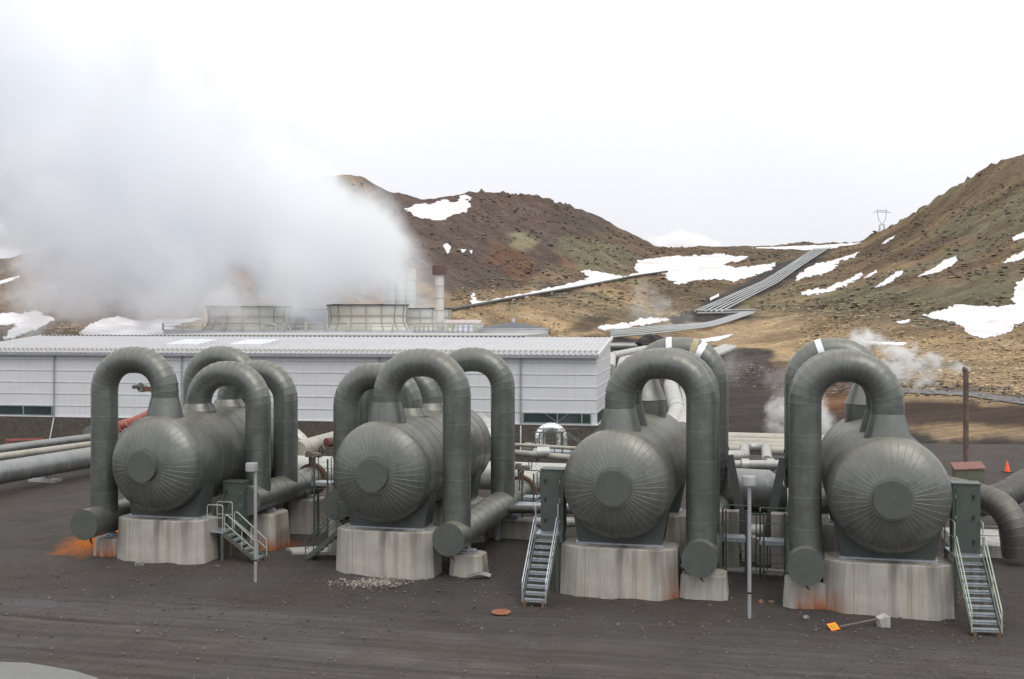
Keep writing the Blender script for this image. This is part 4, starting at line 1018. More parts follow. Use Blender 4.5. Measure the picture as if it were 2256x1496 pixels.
for zz in (-.0, .45): b.poly([(-1.4, 0, A.z - zz), (1.6, 0, A.z - zz)], .03, 6)
for x in (-1.4, .1, 1.6): b.poly([(x, 0, 0), (x, 0, A.z)], .03, 6)
tag(b.obj('thin_railing', M_GALV, None, 30, (A.x, A.y, 0), -TH), 'thin grey railing behind the rightmost cabinet', 'railing')
A = P(2245, 1112, 48); b = MB()
for zz in (0, .5): b.poly([(-1.5, 0, A.z - zz), (3.6, 0, A.z - zz)], .03, 6)
for x in (-.3, .3, 2.5): b.poly([(x, 0, 0), (x, 0, A.z)], .03, 6)
tag(b.obj('thin_railing', M_GALV, None, 30, (A.x, A.y, 0), -TH), 'thin grey railing under the dark pipe elbow at the right edge', 'railing')
# red lidded box
A = G(2150, 1086); t_ = thing('meter_box', 'green steel box with a dull red lid behind the rightmost cabinet', 'box', A + Vector((0, 1, 0)), -R(8))
b = MB(); b.prism([(-.72, -.45), (.72, -.45), (.72, .45), (-.72, .45)], -.1, 1.15); b.obj('body', flat('olive_green_box', (.105, .115, .075), .6, 0, .3, 2), t_)
b = MB(); b.add([(-.8, -.5, 1.10), (.8, -.5, 1.2), (.8, .5, 1.42), (-.8, .5, 1.32), (-.8, -.5, 1.16), (.8, -.5, 1.26), (.8, .5, 1.50), (-.8, .5, 1.40)], [(3, 2, 1, 0), (4, 5, 6, 7), (0, 1, 5, 4), (1, 2, 6, 5), (2, 3, 7, 6), (3, 0, 4, 7)]); b.obj('lid', M_REDROOF, t_)
# vent pipe
A = G(2128, 1036); zt = P(0, 815, A.y).z
pts = [A + Vector((0, 0, -.1)), A + Vector((0, 0, zt - .12)), A + Vector((-.28, 0, zt + .0))]
t_ = thing('vent_pipe', 'tall thin rusty vent pipe blowing steam, behind the rightmost separator', 'vent pipe', A)
b = MB(); b.cyl((0, 0, -.1), (0, 0, zt - .15), .155, n=20); M_VENT = flat('weathered_brown_pipe', (.125, .085, .07), .7, .2, .35, 2); b.obj('pipe', M_VENT, t_)
b = MB(); b.rings([((0, 0, zt - .15), Vector((1, 0, 0)), Vector((0, 1, 0)), .16, .16), ((-.03, 0, zt), Vector((.9, 0, .3)).normalized(), Vector((0, 1, 0)), .17, .16), ((-.16, 0, zt + .08), Vector((.3, 0, .9)).normalized(), Vector((0, 1, 0)), .13, .15)], 20); b.obj('hood', M_VENT, t_)

# ------------------------------------------------------------------ traffic cone
A = G(2219, 1040); t_ = thing('traffic_cone', 'orange traffic cone standing on the gravel near the right edge', 'traffic cone', A)
b = MB(); b.revolve([(.04, .19), (.05, .175), (.66, .035), (.68, .02), (.68, .001)], 24, (0, 0, 0), 'z'); b.obj('cone', M_ORANGE, t_)
b = MB(); b.box(-.25, .25, -.25, .25, 0, .045); b.obj('base', M_DARK, t_)

# ------------------------------------------------------------------ lamp posts
for k, (px, py, top, lab) in enumerate(((563, 1283, 1020, 'grey drum-headed lamp post in front of the small stairs between the first two separators'), (1651, 1362, 1049, 'grey drum-headed lamp post between the two rightmost separators'))):
    A = G(px, py); zt = P(0, top, A.y).z; t_ = thing('lamp_post', lab, 'lamp post', A, 0, 'grey drum-headed lamp posts')
    MB().cyl((0, 0, -.3), (0, 0, zt - .28), .058, n=20).obj('pole', M_LAMP, t_)
    o_ = -.13 if k == 0 else 0
    b = MB(); b.revolve([(zt - .28, .001), (zt - .28, .20), (zt - .27, .215), (zt - .03, .215), (zt, .205), (zt + .015, .001)], 32, (o_, 0, 0), 'z'); b.obj('lamp_head', M_LAMP, t_)
    MB().cyl((0, 0, .75), (0, 0, .80), .07, n=16).obj('band', M_DARK, t_)

# ------------------------------------------------------------------ fallen sign, manhole cover, sheet
A = G(1840, 1386); B = G(1942, 1378); ang_ = math.atan2(B.y - A.y, B.x - A.x); ln = (B - A).length
t_ = thing('fallen_sign', 'small orange warning sign lying on the gravel, its grey post stuck in a concrete block', 'sign', A, ang_)
b = MB(); Mx = Matrix.Rotation(R(38), 4, 'X')
b.box(-.17, .15, -.005, .005, -.02, .26, 1, Matrix.Translation((0, -.05, 0)) @ Matrix.Rotation(R(-58), 4, 'X') @ Matrix.Rotation(R(-8), 4, 'Y'))
Ms = Matrix.Translation((0, -.05, 0)) @ Matrix.Rotation(R(-58), 4, 'X') @ Matrix.Rotation(R(-8), 4, 'Y')
b.box(-.145, .125, -.009, -.006, .005, .235, 0, Ms); o = b.obj('sign_panel', [M_YEL, M_ORANGE], t_)
b = MB()
for x0, x1 in ((-.105, -.055), (-.02, .02), (.065, .082)):
    for zz in np.arange(.03, .2, .035): b.box(x0, x1, -.012, -.0095, float(zz), float(zz) + .02, 0, Ms)
b.obj('lettering', M_DARK, o)
b = MB(); b.cyl((.13, 0, .06), (ln - .1, .02, .20), .026, n=12); b.obj('post', flat('weathered_grey_post', (.16, .14, .12), .8), t_)
b = MB(); b.add([(-.10, -.12, -.08), (.17, -.18, -.08), (.17, .16, -.08), (-.1, .12, -.08), (-.16, -.13, .22), (.15, -.19, .30), (.15, .13, .33), (-.16, .09, .25)], [(3, 2, 1, 0), (4, 5, 6, 7), (0, 1, 5, 4), (1, 2, 6, 5), (2, 3, 7, 6), (3, 0, 4, 7)])
for v_ in b.v: v_ += Vector((ln + .02, 0, 0))
b.obj('concrete_foot', M_CONCP, t_)
A = G(1104, 1349); b = MB(); b.revolve([(0, .30), (.028, .30), (.034, .285), (.034, .001)], 40, (0, 0, 0), 'z')
for k in range(-3, 4): b.box(-.22 + abs(k) * .02, .22 - abs(k) * .02, k * .065 - .012, k * .065 + .012, .034, .040)
tag(b.obj('manhole_cover', flat('rust_orange_iron', (.30, .12, .065), .8, 0, .2, 20), None, 30, A), 'round rust orange manhole cover in the gravel', 'manhole cover')
A = G(1057, 1272); b = MB(); n_ = 8; vs = []
for k in range(n_ + 1):
    x = -.36 + .72 * k / n_; z_ = .03 + .09 * math.sin(math.pi * k / n_)
    vs += [(x, -.16 + .05 * (k / n_), z_), (x + .05, .16, z_ + .05), (x, -.16 + .05 * (k / n_), z_ - .012), (x + .05, .16, z_ + .038)]
fs = []
for k in range(n_):
    a_ = 4 * k; fs += [(a_, a_ + 4, a_ + 5, a_ + 1), (a_ + 2, a_ + 3, a_ + 7, a_ + 6), (a_, a_ + 2, a_ + 6, a_ + 4), (a_ + 1, a_ + 5, a_ + 7, a_ + 3)]
fs += [(0, 1, 3, 2), (4 * n_, 4 * n_ + 2, 4 * n_ + 3, 4 * n_ + 1)]
b.add(vs, fs); tag(b.obj('metal_sheet', M_BLUEPIPE, None, 30, A), 'small bent grey metal sheet lying beside the second header block', 'metal sheet')
# concrete apron corner
me_ = MB(); A0 = [G(-40, 1463), G(60, 1466), G(110, 1474), G(165, 1484), G(215, 1500), G(250, 1560), G(-60, 1560)]
me_.prism([(p_.x, p_.y) for p_ in reversed(A0)], -.05, .075); o = me_.obj('concrete_apron', flat('smooth_grey_concrete', (.19, .19, .175), .85, 0, .08, 5), None, 20); tag(o, kind='structure')
# ================================================================== HALL
BU = Vector((-.9855, .1695, 0)); BVv = Vector((.1695, .9855, 0)); BO = Vector((5.5, 70.7, 0)); BLEN = 46.5; BD = 11.0
brz = math.atan2(-BU.y, -BU.x)     # local +x runs to the right (towards the corner), local +y into the building
hall = thing('long_hall', 'long low hall with pale metal cladding, dark base wall and ribbed roof behind the separators', 'building', BO, brz)
EZ, CZ = 6.83, 2.33
b = MB(); b.box(-BLEN, 0, 0, .3, CZ, EZ); b.box(-.3, 0, .301, BD, CZ, EZ - .01)
b.add([(-.3, 0.01, EZ), (0, 0.01, EZ), (0, BD, EZ), (-.3, BD, EZ), (0, BD, EZ + .9), (-.3, BD, EZ + .9)], [(0, 3, 5), (1, 4, 2), (0, 5, 4, 1), (3, 2, 4, 5)])
b.box(-BLEN, -BLEN + .3, .301, BD, CZ, EZ); b.box(-BLEN + .31, -.31, BD - .3, BD, CZ, EZ); b.obj('cladding_wall', M_WALL, hall)
b = MB(); b.box(-BLEN - .02, .02, -.08, .30, -.3, CZ - .002); b.box(-.3, .02, .3, BD, -.3, CZ - .003); b.box(-BLEN - .02, -BLEN + .3, .3, BD, -.3, CZ - .003); b.obj('base_wall', M_BASEWALL, hall)
for k, z in enumerate((2.33, 3.12, 3.96, 4.78, 5.60, 6.40)):
    b = MB(); e_ = .03 if k else .10; b.box(-BLEN - .03, e_, -e_, 0, z - .035, z + .035); b.box(0.001, e_, 0.001, BD, z - .035, z + .035); b.obj('trim_line', M_TRIM, hall)
    b = MB(); b.box(-BLEN - .02, .012, -.012, 0, z - .065, z - .036); b.obj('trim_shade_strip', M_GUTTER, hall)  # grey strip stands in for the shadow line below each trim
# vertical panel joints
def joint(x): MB().box(x - .02, x + .02, -.012, 0, CZ, EZ - .1).obj('panel_joint', M_TRIM, hall)
for x in np.arange(-BLEN + 3, -1, 3.35): joint(float(x))
# roof: real ribs
b = MB(); xs = []; x = -BLEN - .15
sl_ = lambda y: EZ + .06 + (y + .35) / (BD + .35) * .98
pv = []
while x < .12:
    for dx_, dz_ in ((0, 0), (.26, 0), (.29, .045), (.33, .045)): pv.append((x + dx_, dz_))
    x += .36
vs = []
for x, dz_ in pv: vs += [(x, -.35, sl_(-.35) + dz_), (x, BD, sl_(BD) + dz_)]
n_ = len(pv); b.add(vs, [(2 * k, 2 * k + 2, 2 * k + 3, 2 * k + 1) for k in range(n_ - 1)])
b.add([(pv[0][0], -.35, sl_(-.35) - .05), (pv[-1][0], -.35, sl_(-.35) - .05), (pv[-1][0], BD, sl_(BD) - .05), (pv[0][0], BD, sl_(BD) - .05)], [(3, 2, 1, 0)])
roof = b.obj('roof', M_ROOF, hall, 10)
x1 = pv[-1][0]; x0 = pv[0][0]
b = MB(); b.box(x0 - .05, x1 + .05, -.45, -.352, sl_(-.35) - .22, sl_(-.35) - .0); b.obj('gutter', M_GUTTER, hall)
for yy in (.25, .75):
    b = MB(); b.box(x0, x1, yy, yy + .04, sl_(yy) + .10, sl_(yy) + .14)
    xx = x0 + .1
    while xx < x1: b.box(xx, xx + .07, yy - .01, yy + .05, sl_(yy) + .03, sl_(yy) + .19, 1); xx += .36
    b.obj('snow_guard', [M_ROOF, M_STACKRIB], roof)
for xx in (x1 - .02, x0 - .05):
    b = MB(); b.add([(xx, -.4, sl_(-.4) - .16), (xx + .1, -.4, sl_(-.4) - .16), (xx + .1, BD + .05, sl_(BD + .05) - .16), (xx, BD + .05, sl_(BD + .05) - .16), (xx, -.4, sl_(-.4) + .09), (xx + .1, -.4, sl_(-.4) + .09), (xx + .1, BD + .05, sl_(BD + .05) + .09), (xx, BD + .05, sl_(BD + .05) + .09)], [(3, 2, 1, 0), (4, 5, 6, 7), (0, 1, 5, 4), (1, 2, 6, 5), (2, 3, 7, 6), (3, 0, 4, 7)])
    b.obj('verge_trim', M_TRIM, hall)
b = MB(); b.box(x0, -6.5, BD, BD + .12, sl_(BD) - .1, sl_(BD) + .10); xx = x0
while xx < -6.6: b.box(xx, xx + .17, BD - .03, BD - .001, sl_(BD) - .02, sl_(BD) + .09, 1); xx += .36
b.obj('ridge_flashing', [M_ROOF2, M_DKRIM], hall)
# skylight curbs
def atx(px):   # local x on the facade seen at column px
    k = (px - CX) / F; # BO.x - s*.9855 = k*(BO.y + s*.1695)
    s_ = (BO.x - k * BO.y) / (.9855 + k * .1695); return -s_
for px in (352, 498):
    x = atx(px); y0, y1 = 3.2, 6.6
    b = MB(); M_ = None
    b.add([(x - 1.3, y0, sl_(y0) - .02), (x + 1.3, y0, sl_(y0) - .02), (x + 1.3, y1, sl_(y1) - .02), (x - 1.3, y1, sl_(y1) - .02), (x - 1.3, y0, sl_(y0) + .24), (x + 1.3, y0, sl_(y0) + .24), (x + 1.3, y1, sl_(y1) + .24), (x - 1.3, y1, sl_(y1) + .24)], [(3, 2, 1, 0), (4, 5, 6, 7), (0, 1, 5, 4), (1, 2, 6, 5), (2, 3, 7, 6), (3, 0, 4, 7)])
    b.obj('skylight', M_TRIM, roof)
# rear flat roof band behind the ridge
b = MB(); b.box(-BLEN + 10, -6.6, BD + .13, BD + 14, EZ + .3, sl_(BD) + .16); b.obj('rear_roof', M_ROOF2, hall)
# downpipes
for px in (121, 402, 836, 1148):
    x = atx(px); b = MB(); b.cyl((x, -.12, CZ - .1), (x, -.12, EZ - .1), .055, n=10); b.cyl((x, -.12, CZ - .1), (x - (.35 if px == 121 else 0), -.2, .3), .05, n=10, mi=1); b.obj('downpipe', [M_GUTTER, M_TRIM], hall)
# windows
def window(xa, xb, mull, brace=True):
    b = MB(); b.box(xa, xb, -.05, 0.0, 2.42, 3.09); b.box(xa, xb, -.052, -.05, 2.42, 2.47)
    fr = MB()
    for q in ((xa, xb, 3.03, 3.09), (xa, xb, 2.38, 2.44)): fr.box(q[0], q[1], -.09, -.02, q[2], q[3])
    for x in [xa, xb - .07] + mull: fr.box(x, x + .07, -.095, -.03, 2.44, 3.03)
    wf = fr.obj('window', M_WFRAME, hall); b.obj('pane', M_GLASS, wf)
    if brace:
        c_ = (xa + xb) / 2; d_ = MB()
        for s in (-1, 1): d_.poly([(c_, -.058, 2.47), (c_ + s * .75, -.058, 3.02)], .022, 4)
        d_.obj('brace', M_WFRAME, wf)
window(atx(1152), -.35, [(atx(1152) - .35) / 2, -1.0])
window(-BLEN + 1, atx(117), [atx(52), atx(-60)], False)
b = MB(); b.box(0.0, .05, .5, 4.5, 2.42, 3.09); b.obj('window', M_GLASS, hall)

# ================================================================== COOLING TOWERS
def T(px, Y, z): return Vector(((px - CX) / F * Y, Y, z))
DZ = 7.9
deck = [T(360, 148, 0), T(915, 138, 0), T(1045, 124, 0), T(1062, 150, 0), T(1000, 175, 0), T(380, 178, 0)]
ct = thing('cooling_tower_block', 'pale blue flat topped cooling tower building behind the hall roof', 'building', deck[0])
b = MB(); b.prism([((p_ - deck[0]).x, (p_ - deck[0]).y) for p_ in deck], -.2, DZ); b.obj('wall', M_PALEBLUE, ct)
# deck railing
def rail_run(A, B, z, parent, step=1.9, h=1.0, m=M_STACK):
    d = B - A; n_ = max(2, int(d.length / step)); b = MB(); u = d.normalized(); pr_ = u.cross(Vector((0, 0, 1)))
    for hh in (.08, h * .55, h): 
        b.add([A + Vector((0, 0, z + hh - .04)), B + Vector((0, 0, z + hh - .04)), B + Vector((0, 0, z + hh + .04)), A + Vector((0, 0, z + hh + .04)), A + pr_ * .06 + Vector((0, 0, z + hh - .04)), B + pr_ * .06 + Vector((0, 0, z + hh - .04)), B + pr_ * .06 + Vector((0, 0, z + hh + .04)), A + pr_ * .06 + Vector((0, 0, z + hh + .04))],
              [(0, 1, 2, 3), (7, 6, 5, 4), (0, 4, 5, 1), (1, 5, 6, 2), (2, 6, 7, 3), (3, 7, 4, 0)])
    for k in range(n_ + 1):
        p_ = A + d * k / n_ + pr_ * .08; b.box(p_.x - .13, p_.x + .13, p_.y - .05, p_.y + .05, z, z + h + .02)
    return b.obj('deck_railing', m, parent)
dl = [p_ - deck[0] for p_ in deck]
rail_run(dl[0], dl[1], DZ, ct, 2.9); rail_run(dl[1], dl[2], DZ, ct, 1.3); rail_run(dl[2], dl[3], DZ, ct, 2.0)
# handle-shaped pipe and cable ladder on its front
b = MB(); q = T(604, 145, 0) - deck[0]; b.poly([(q.x - 1, q.y - .3, DZ + .8), (q.x + .3, q.y - .3, DZ + .8), (q.x + .3, q.y - .6, DZ - 1)], .28, 14, bend=.5); b.obj('drain_pipe', M_PALEPIPE, ct)
b = MB()
for k in range(5): b.poly([(q.x + 1.6 + k * .45, q.y - .4, DZ + .2), (q.x + 1.3 + k * .45, q.y - .8, DZ - 1.2)], .08, 5)
b.obj('cable_ladder', M_DARK, ct)
def fan_stack(px, Y, rad, top, label):
    c = T(px, Y, 0); t_ = thing('fan_stack', label, 'fan stack', (c.x, c.y, DZ), 0, 'flared fan stacks on the cooling tower')
    h = top; b = MB(); n = 32
    prof = [(0, rad * 1.08), (h * .18, rad * 1.0), (h * .38, rad * .955), (h * .6, rad * .95), (h, rad * .985), (h, rad * .93), (h * .2, rad * .9)]
    b.revolve(prof, n, (0, 0, 0), 'z'); b.obj('shell', M_STACK, t_, 20)
    for zz, rr_ in ((h * .60, rad * .965), (h * .3, rad * .975)):
        b = MB(); b.revolve([(zz - .06, rr_), (zz - .06, rr_ + .07), (zz + .06, rr_ + .07), (zz + .06, rr_)], n, (0, 0, 0), 'z'); b.obj('band', M_STACKRIB, t_)
    for k in range(16):
        a = 2 * math.pi * k / 16 + .1; b = MB(); pts = [(math.cos(a) * (r_ + .05), math.sin(a) * (r_ + .05), z_) for z_, r_ in prof[:5]]
        b.poly(pts, .08, 4); b.obj('rib', M_STACKRIB, t_)
    b = MB(); b.revolve([(h - .02, rad * .93), (h - .02, rad * 1.03), (h + .14, rad * 1.03), (h + .14, rad * .93)], n, (0, 0, 0), 'z')
    for k in range(5):
        a = k * 1.3; b.box(-.8, .8, -.05, .05, h + .14, h + .20, 0, Matrix.Rotation(a, 4, 'Z') @ Matrix.Translation((rad * .9, 0, 0)))
    b.obj('rim', M_DKRIM, t_)
    return t_
fan_stack(548, 152, 5.75, 3.15, 'leftmost flared fan stack, half veiled by steam')
fan_stack(810, 146, 5.35, 3.3, 'large cream flared fan stack in clear view left of the chimney')
fan_stack(925, 156, 4.6, 2.95, 'flared fan stack partly behind the large one, next to the chimney')
fan_stack(690, 166, 5.6, 2.9, 'flared fan stack lost in steam between the two front ones')
# chimneys
def chimney(px, Y, rad, ztop, label, cowl=True):
    c = T(px, Y, 0); t_ = thing('chimney', label, 'chimney', (c.x, c.y, 0), 0, 'slender vent chimneys')
    b = MB(); z = 0; zs = [0]
    b.revolve([(0, rad), (ztop - (1.2 if cowl else 0), rad)], 28, (0, 0, 0), 'z'); b.obj('shaft', M_CHIM, t_)
    z = DZ + 1
    b = MB()
    while z < ztop - 1.4: b.revolve([(z, rad + .0), (z, rad + .035), (z + .07, rad + .035), (z + .07, rad)], 28, (0, 0, 0), 'z'); z += 1.55
    b.obj('hoop', M_STACKRIB, t_)
    if cowl:
        b = MB(); b.revolve([(ztop - 1.2, rad), (ztop - 1.18, rad * 1.55), (ztop - .02, rad * 1.62), (ztop, rad * 1.55), (ztop, rad * 1.4), (ztop - .6, rad * 1.35), (ztop - .6, .001)], 28, (0, 0, 0), 'z'); b.obj('cowl', M_BROWN, t_)
    return t_
chimney(968, 138, .57, P(0, 585, 138).z, 'slender grey chimney with a wide brown cowl beside the plume')
for px, lab in ((905, 'open pale chimney nearest the plume edge, puffing white steam'), (884, 'pale chimney second behind the plume edge'), (862, 'pale chimney deepest inside the steam plume')):
    chimney(px, 160, .72, P(0, 592 + (905 - px) * .6, 160).z, lab, False)
# white outbuilding and tank
A = T(1003, 133, 0); t_ = thing('small_outbuilding', 'small pale outbuilding with pinkish roof left of the round tank', 'building', A, 0)
b = MB(); b.box(0, 3.0, 0, 8, -.2, 8.75); b.obj('wall', M_PALEBLUE, t_)
b = MB(); b.add([(-1.6, -.1, 8.80), (3.05, -.1, 8.80), (3.05, 8, 9.25), (-1.6, 8, 9.25), (-1.6, -.1, 8.88), (3.05, -.1, 8.88), (3.05, 8, 9.33), (-1.6, 8, 9.33)], [(3, 2, 1, 0), (4, 5, 6, 7), (0, 1, 5, 4), (1, 2, 6, 5), (2, 3, 7, 6), (3, 0, 4, 7)]); b.obj('roof', flat('pinkish_roof', (.48, .40, .38), .6), t_)
A = T(1131, 128, 0); rt = 77 / F * 128; zw = P(0, 723, 128).z; za = P(0, 710, 128).z
t_ = thing('storage_tank', 'round pale storage tank with a dark conical roof behind the hall', 'tank', A)
b = MB(); b.revolve([(0, rt), (zw - .1, rt), (zw - .1, rt + .06), (zw, rt + .06)], 64, (0, 0, 0), 'z'); b.obj('wall', M_TANK, t_)
b = MB(); b.revolve([(zw, rt + .06), (zw + .02, rt), (za, .25), (za + .01, .001)], 64, (0, 0, 0), 'z'); ro = b.obj('roof', M_TANKROOF, t_)
b = MB(); b.cyl((0, 0, za - .05), (0, 0, za + .45), .2, n=16); b.obj('vent', M_TANK, ro)

# ================================================================== HILLSIDE PIPELINES
def along(line, n):
    ln_ = [0]
    for a, c in zip(line, line[1:]): ln_.append(ln_[-1] + math.hypot(c[0] - a[0], c[1] - a[1]))
    return [(float(np.interp(s, ln_, [p_[0] for p_ in line])), float(np.interp(s, ln_, [p_[1] for p_ in line]))) for s in np.linspace(0, ln_[-1], n)]
def bundle(left, right, n, r, labels, group, mat=M_BLUEPIPE, lift=.75, steps=40):
    a = [cast(*q)[0] for q in along(left, steps)]; c = [cast(*q)[0] for q in along(right, steps)]
    for k in range(n):
        f = k / (n - 1) if n > 1 else 0
        pts = []
        for p_, q_ in zip(a, c):
            m = p_.lerp(q_, f); z = max(hz(m.x, m.y), m.z) + lift; pts.append(Vector((m.x, m.y, z)))
        for _ in range(1):
            pts = [pts[0]] + [Vector((pts[i].x * .34 + (pts[i - 1].x + pts[i + 1].x) * .33, pts[i].y * .34 + (pts[i - 1].y + pts[i + 1].y) * .33, pts[i].z * .34 + (pts[i - 1].z + pts[i + 1].z) * .33)) for i in range(1, len(pts) - 1)] + [pts[-1]]
        o0 = pts[0].copy(); b = MB(); b.sweep([p_ - o0 for p_ in pts], [0] * len(pts), r, 12)
        tag(b.obj('hill_pipeline', mat, None, 40, o0), labels[k], 'pipeline', group)
M_HILLPIPE = flat('weathered_hill_pipe', (.40, .42, .42), .5, .3)
ordn = ['first', 'second', 'third', 'fourth', 'fifth', 'sixth']
bundle([(1530, 693), (1600, 661), (1683, 624), (1740, 588), (1795, 551)], [(1588, 694), (1650, 660), (1712, 628), (1765, 590), (1828, 549)], 6, .24, ['%s pipe from the left in the steep bundle climbing to the saddle' % q for q in ordn], 'parallel pipelines climbing to the saddle', M_HILLPIPE, .8)
bundle([(1535, 692), (1600, 690), (1662, 690)], [(1535, 697), (1600, 696), (1662, 694)], 2, .36, ['upper level pipe joining the steep bundle to the lower bend', 'lower level pipe joining the steep bundle to the lower bend'], 'level pipes at the foot of the steep bundle', M_BLUEPIPE, .7, 10)
bundle([(1345, 735), (1450, 726), (1560, 719), (1640, 693)], [(1345, 751), (1450, 741), (1575, 725), (1662, 695)], 5, .20, ['%s of the five pipes running from the steep bundle down towards the hall' % q for q in ['backmost', 'second', 'middle', 'fourth', 'front']], 'pipelines running down behind the hall', M_HILLPIPE, .7, 18)
bundle([(982, 690), (1130, 662), (1290, 634), (1400, 612), (1470, 602)], [(982, 693), (1130, 665), (1290, 637), (1400, 615), (1470, 605)], 1, .42, ['dark single pipeline slanting across the middle hillside below the snow strip'], 'slanting pipeline', M_DKPIPE, .6, 30)
# pipes between hall and slope
def gp(name, label, pts, r, mat, **kw): return pipe('yard_pipe', label, pts, r, mat, group='pipes in the yard beyond the hall', **kw)
gp('', 'long grey pipe crossing the yard just beyond the hall corner', [P(1335, 763, 150), P(1470, 763, 150)], .5, M_BLUEPIPE, seam=3)
gp('', 'white pipe bending beside the hall corner, upper one', [P(1345, 812, 96), P(1348, 785, 105), P(1420, 770, 118), P(1520, 764, 128)], .42, M_PALEPIPE, seam=2, bend=1.5)
gp('', 'white pipe bending beside the hall corner, lower one', [P(1358, 850, 90), P(1372, 795, 102), P(1470, 775, 115)], .42, M_PALEPIPE, seam=2, bend=1.5)
for k, (dx_, rr_) in enumerate(((0, .55), (34, .55))):
    gp('', 'thick pale pipe descending behind the third separator, %s of the pair' % ('left' if k == 0 else 'right'), [P(1492 + dx_, 790, 92), P(1478 + dx_, 850, 82), P(1492 + dx_ * .8, 905, 72), P(1475 + dx_ * .8, 950, 62)], rr_, M_PALEPIPE, seam=1.6, bend=2)
bundle([(1545, 790), (1600, 770)], [(1560, 798), (1618, 773)], 3, .5, ['%s pale pipe ending on the dark gravel right of the rear loop' % q for q in ('back', 'middle', 'front')], 'pale pipes on the dark gravel', M_PALEPIPE, .6, 6)

# pylons
def pylon(px, row, Y, top_row, label, w_=1.0):
    c = P(px, row, Y); h = (row - top_row) / F * Y; t_ = thing('power_pylon', label, 'pylon', c, R(12), 'lattice power pylons on the saddle')
    k = h / 22.0; r = .16 * k * w_
    b = MB()
    for s in (-1, 1):
        for e_ in (-1, 1):
            b.poly([(s * 3.6 * k, e_ * 1.3 * k, -3), (s * 1.35 * k, e_ * .5 * k, 12.5 * k)], r, 4)
        for j in range(5):
            z0, z1 = j * 2.5 * k, (j + 1) * 2.5 * k; x0, x1 = (3.6 - .18 * j * 2.5) * k, (3.6 - .18 * (j + 1) * 2.5) * k
            b.poly([(s * x0, -1.2 * k, z0), (s * x1, .9 * k, z1)], r * .7, 4); b.poly([(s * x0, 1.2 * k, z0), (s * x1, -.9 * k, z1)], r * .7, 4)
    for z in (5, 9, 12.5): b.poly([(-(3.6 - .18 * z) * k, 0, z * k), ((3.6 - .18 * z) * k, 0, z * k)], r * .8, 4)
    b.obj('tower_body', M_PYLON, t_)
    b = MB()
    for s in (-1, 1):
        b.poly([(0, 0, 12.2 * k), (s * 2.4 * k, 0, 15.5 * k), (s * 3.4 * k, 0, 20.3 * k), (s * 3.5 * k, 0, 22 * k)], r * 1.2, 5)
    b.obj('yoke', M_PYLON, t_)
    b = MB(); b.poly([(-3.6 * k, 0, 22 * k), (3.6 * k, 0, 22 * k)], r, 4); b.poly([(-6.8 * k, 0, 19.9 * k), (-5.5 * k, 0, 20.5 * k), (5.5 * k, 0, 20.5 * k), (6.8 * k, 0, 20.3 * k)], r, 4)
    for j in range(8): b.poly([((-3.6 + j * .9) * k, 0, (22 if j % 2 else 20.5) * k), ((-2.7 + j * .9) * k, 0, (20.5 if j % 2 else 22) * k)], r * .7, 4)
    b.poly([(-5.5 * k, 0, 20.5 * k), (-3.6 * k, 0, 22 * k)], r * .7, 4); b.poly([(5.5 * k, 0, 20.5 * k), (3.6 * k, 0, 22 * k)], r * .7, 4)
    b.obj('cross_arm', M_PYLON, t_)
pylon(1943, 535, 560, 463, 'near lattice power pylon standing on the skyline saddle')
pylon(1975, 560, 800, 495, 'distant lattice power pylon mostly hidden by the right hill', 1.4)

# scree and grass tussocks on the slopes (uncountable)
def cover(name, n, pxr, sr, rmin, rmax, cols_, seed, sz=.6, cond=None):
    q = random.Random(seed); vs = []; fs = []; mi = []
    ico = bmesh.new(); bmesh.ops.create_icosphere(ico, subdivisions=1, radius=1); base = [v_.co.copy() for v_ in ico.verts]; bf = [tuple(v_.index for v_ in f.verts) for f in ico.faces]; ico.free()
    tries = 0; made = 0
    while made < n and tries < n * 6:
        tries += 1
        i = np.searchsorted(PXS, pxr[0] + (pxr[1] - pxr[0]) * q.random()) ; i = min(i, nc - 1); j = int(np.searchsorted(S, sr[0] + (sr[1] - sr[0]) * q.random())); j = min(j, len(S) - 1)
        px_, py_ = GP[i, j], RR[i, j]
        dens_ = float(fbm(GX[i, j] / 14, GY[i, j] / 14, 3, seed))
        if dens_ < .30 + .4 * q.random(): continue
        if cond and not cond(px_, py_, GX[i, j], GY[i, j]): continue
        x, y, z = GX[i, j] + (q.random() - .5) * 2.2, GY[i, j] + (q.random() - .5) * 3, GZ[i, j]
        r_ = rmin + (rmax - rmin) * q.random() ** 2.5; a = q.random() * 6.28; o = len(vs); ca, sa = math.cos(a), math.sin(a); ax_, ay_ = r_ * (.7 + .8 * q.random()), r_ * (.7 + .8 * q.random())
        for c_ in base:
            k_ = .7 + .6 * q.random(); X_, Y_, Z_ = c_.x * ax_ * k_, c_.y * ay_ * k_, c_.z * r_ * sz * k_
            vs.append((x + X_ * ca - Y_ * sa, y + X_ * sa + Y_ * ca, z + Z_ + r_ * sz * .2))
        fs += [tuple(t_ + o for t_ in f) for f in bf]; mi += [q.randrange(len(cols_))] * len(bf); made += 1
    me = mkmesh(name, vs, fs, cols_, mi, None, False); o = bpy.data.objects.new(name, me); COL.objects.link(o); tag(o, None, None, None, 'stuff')
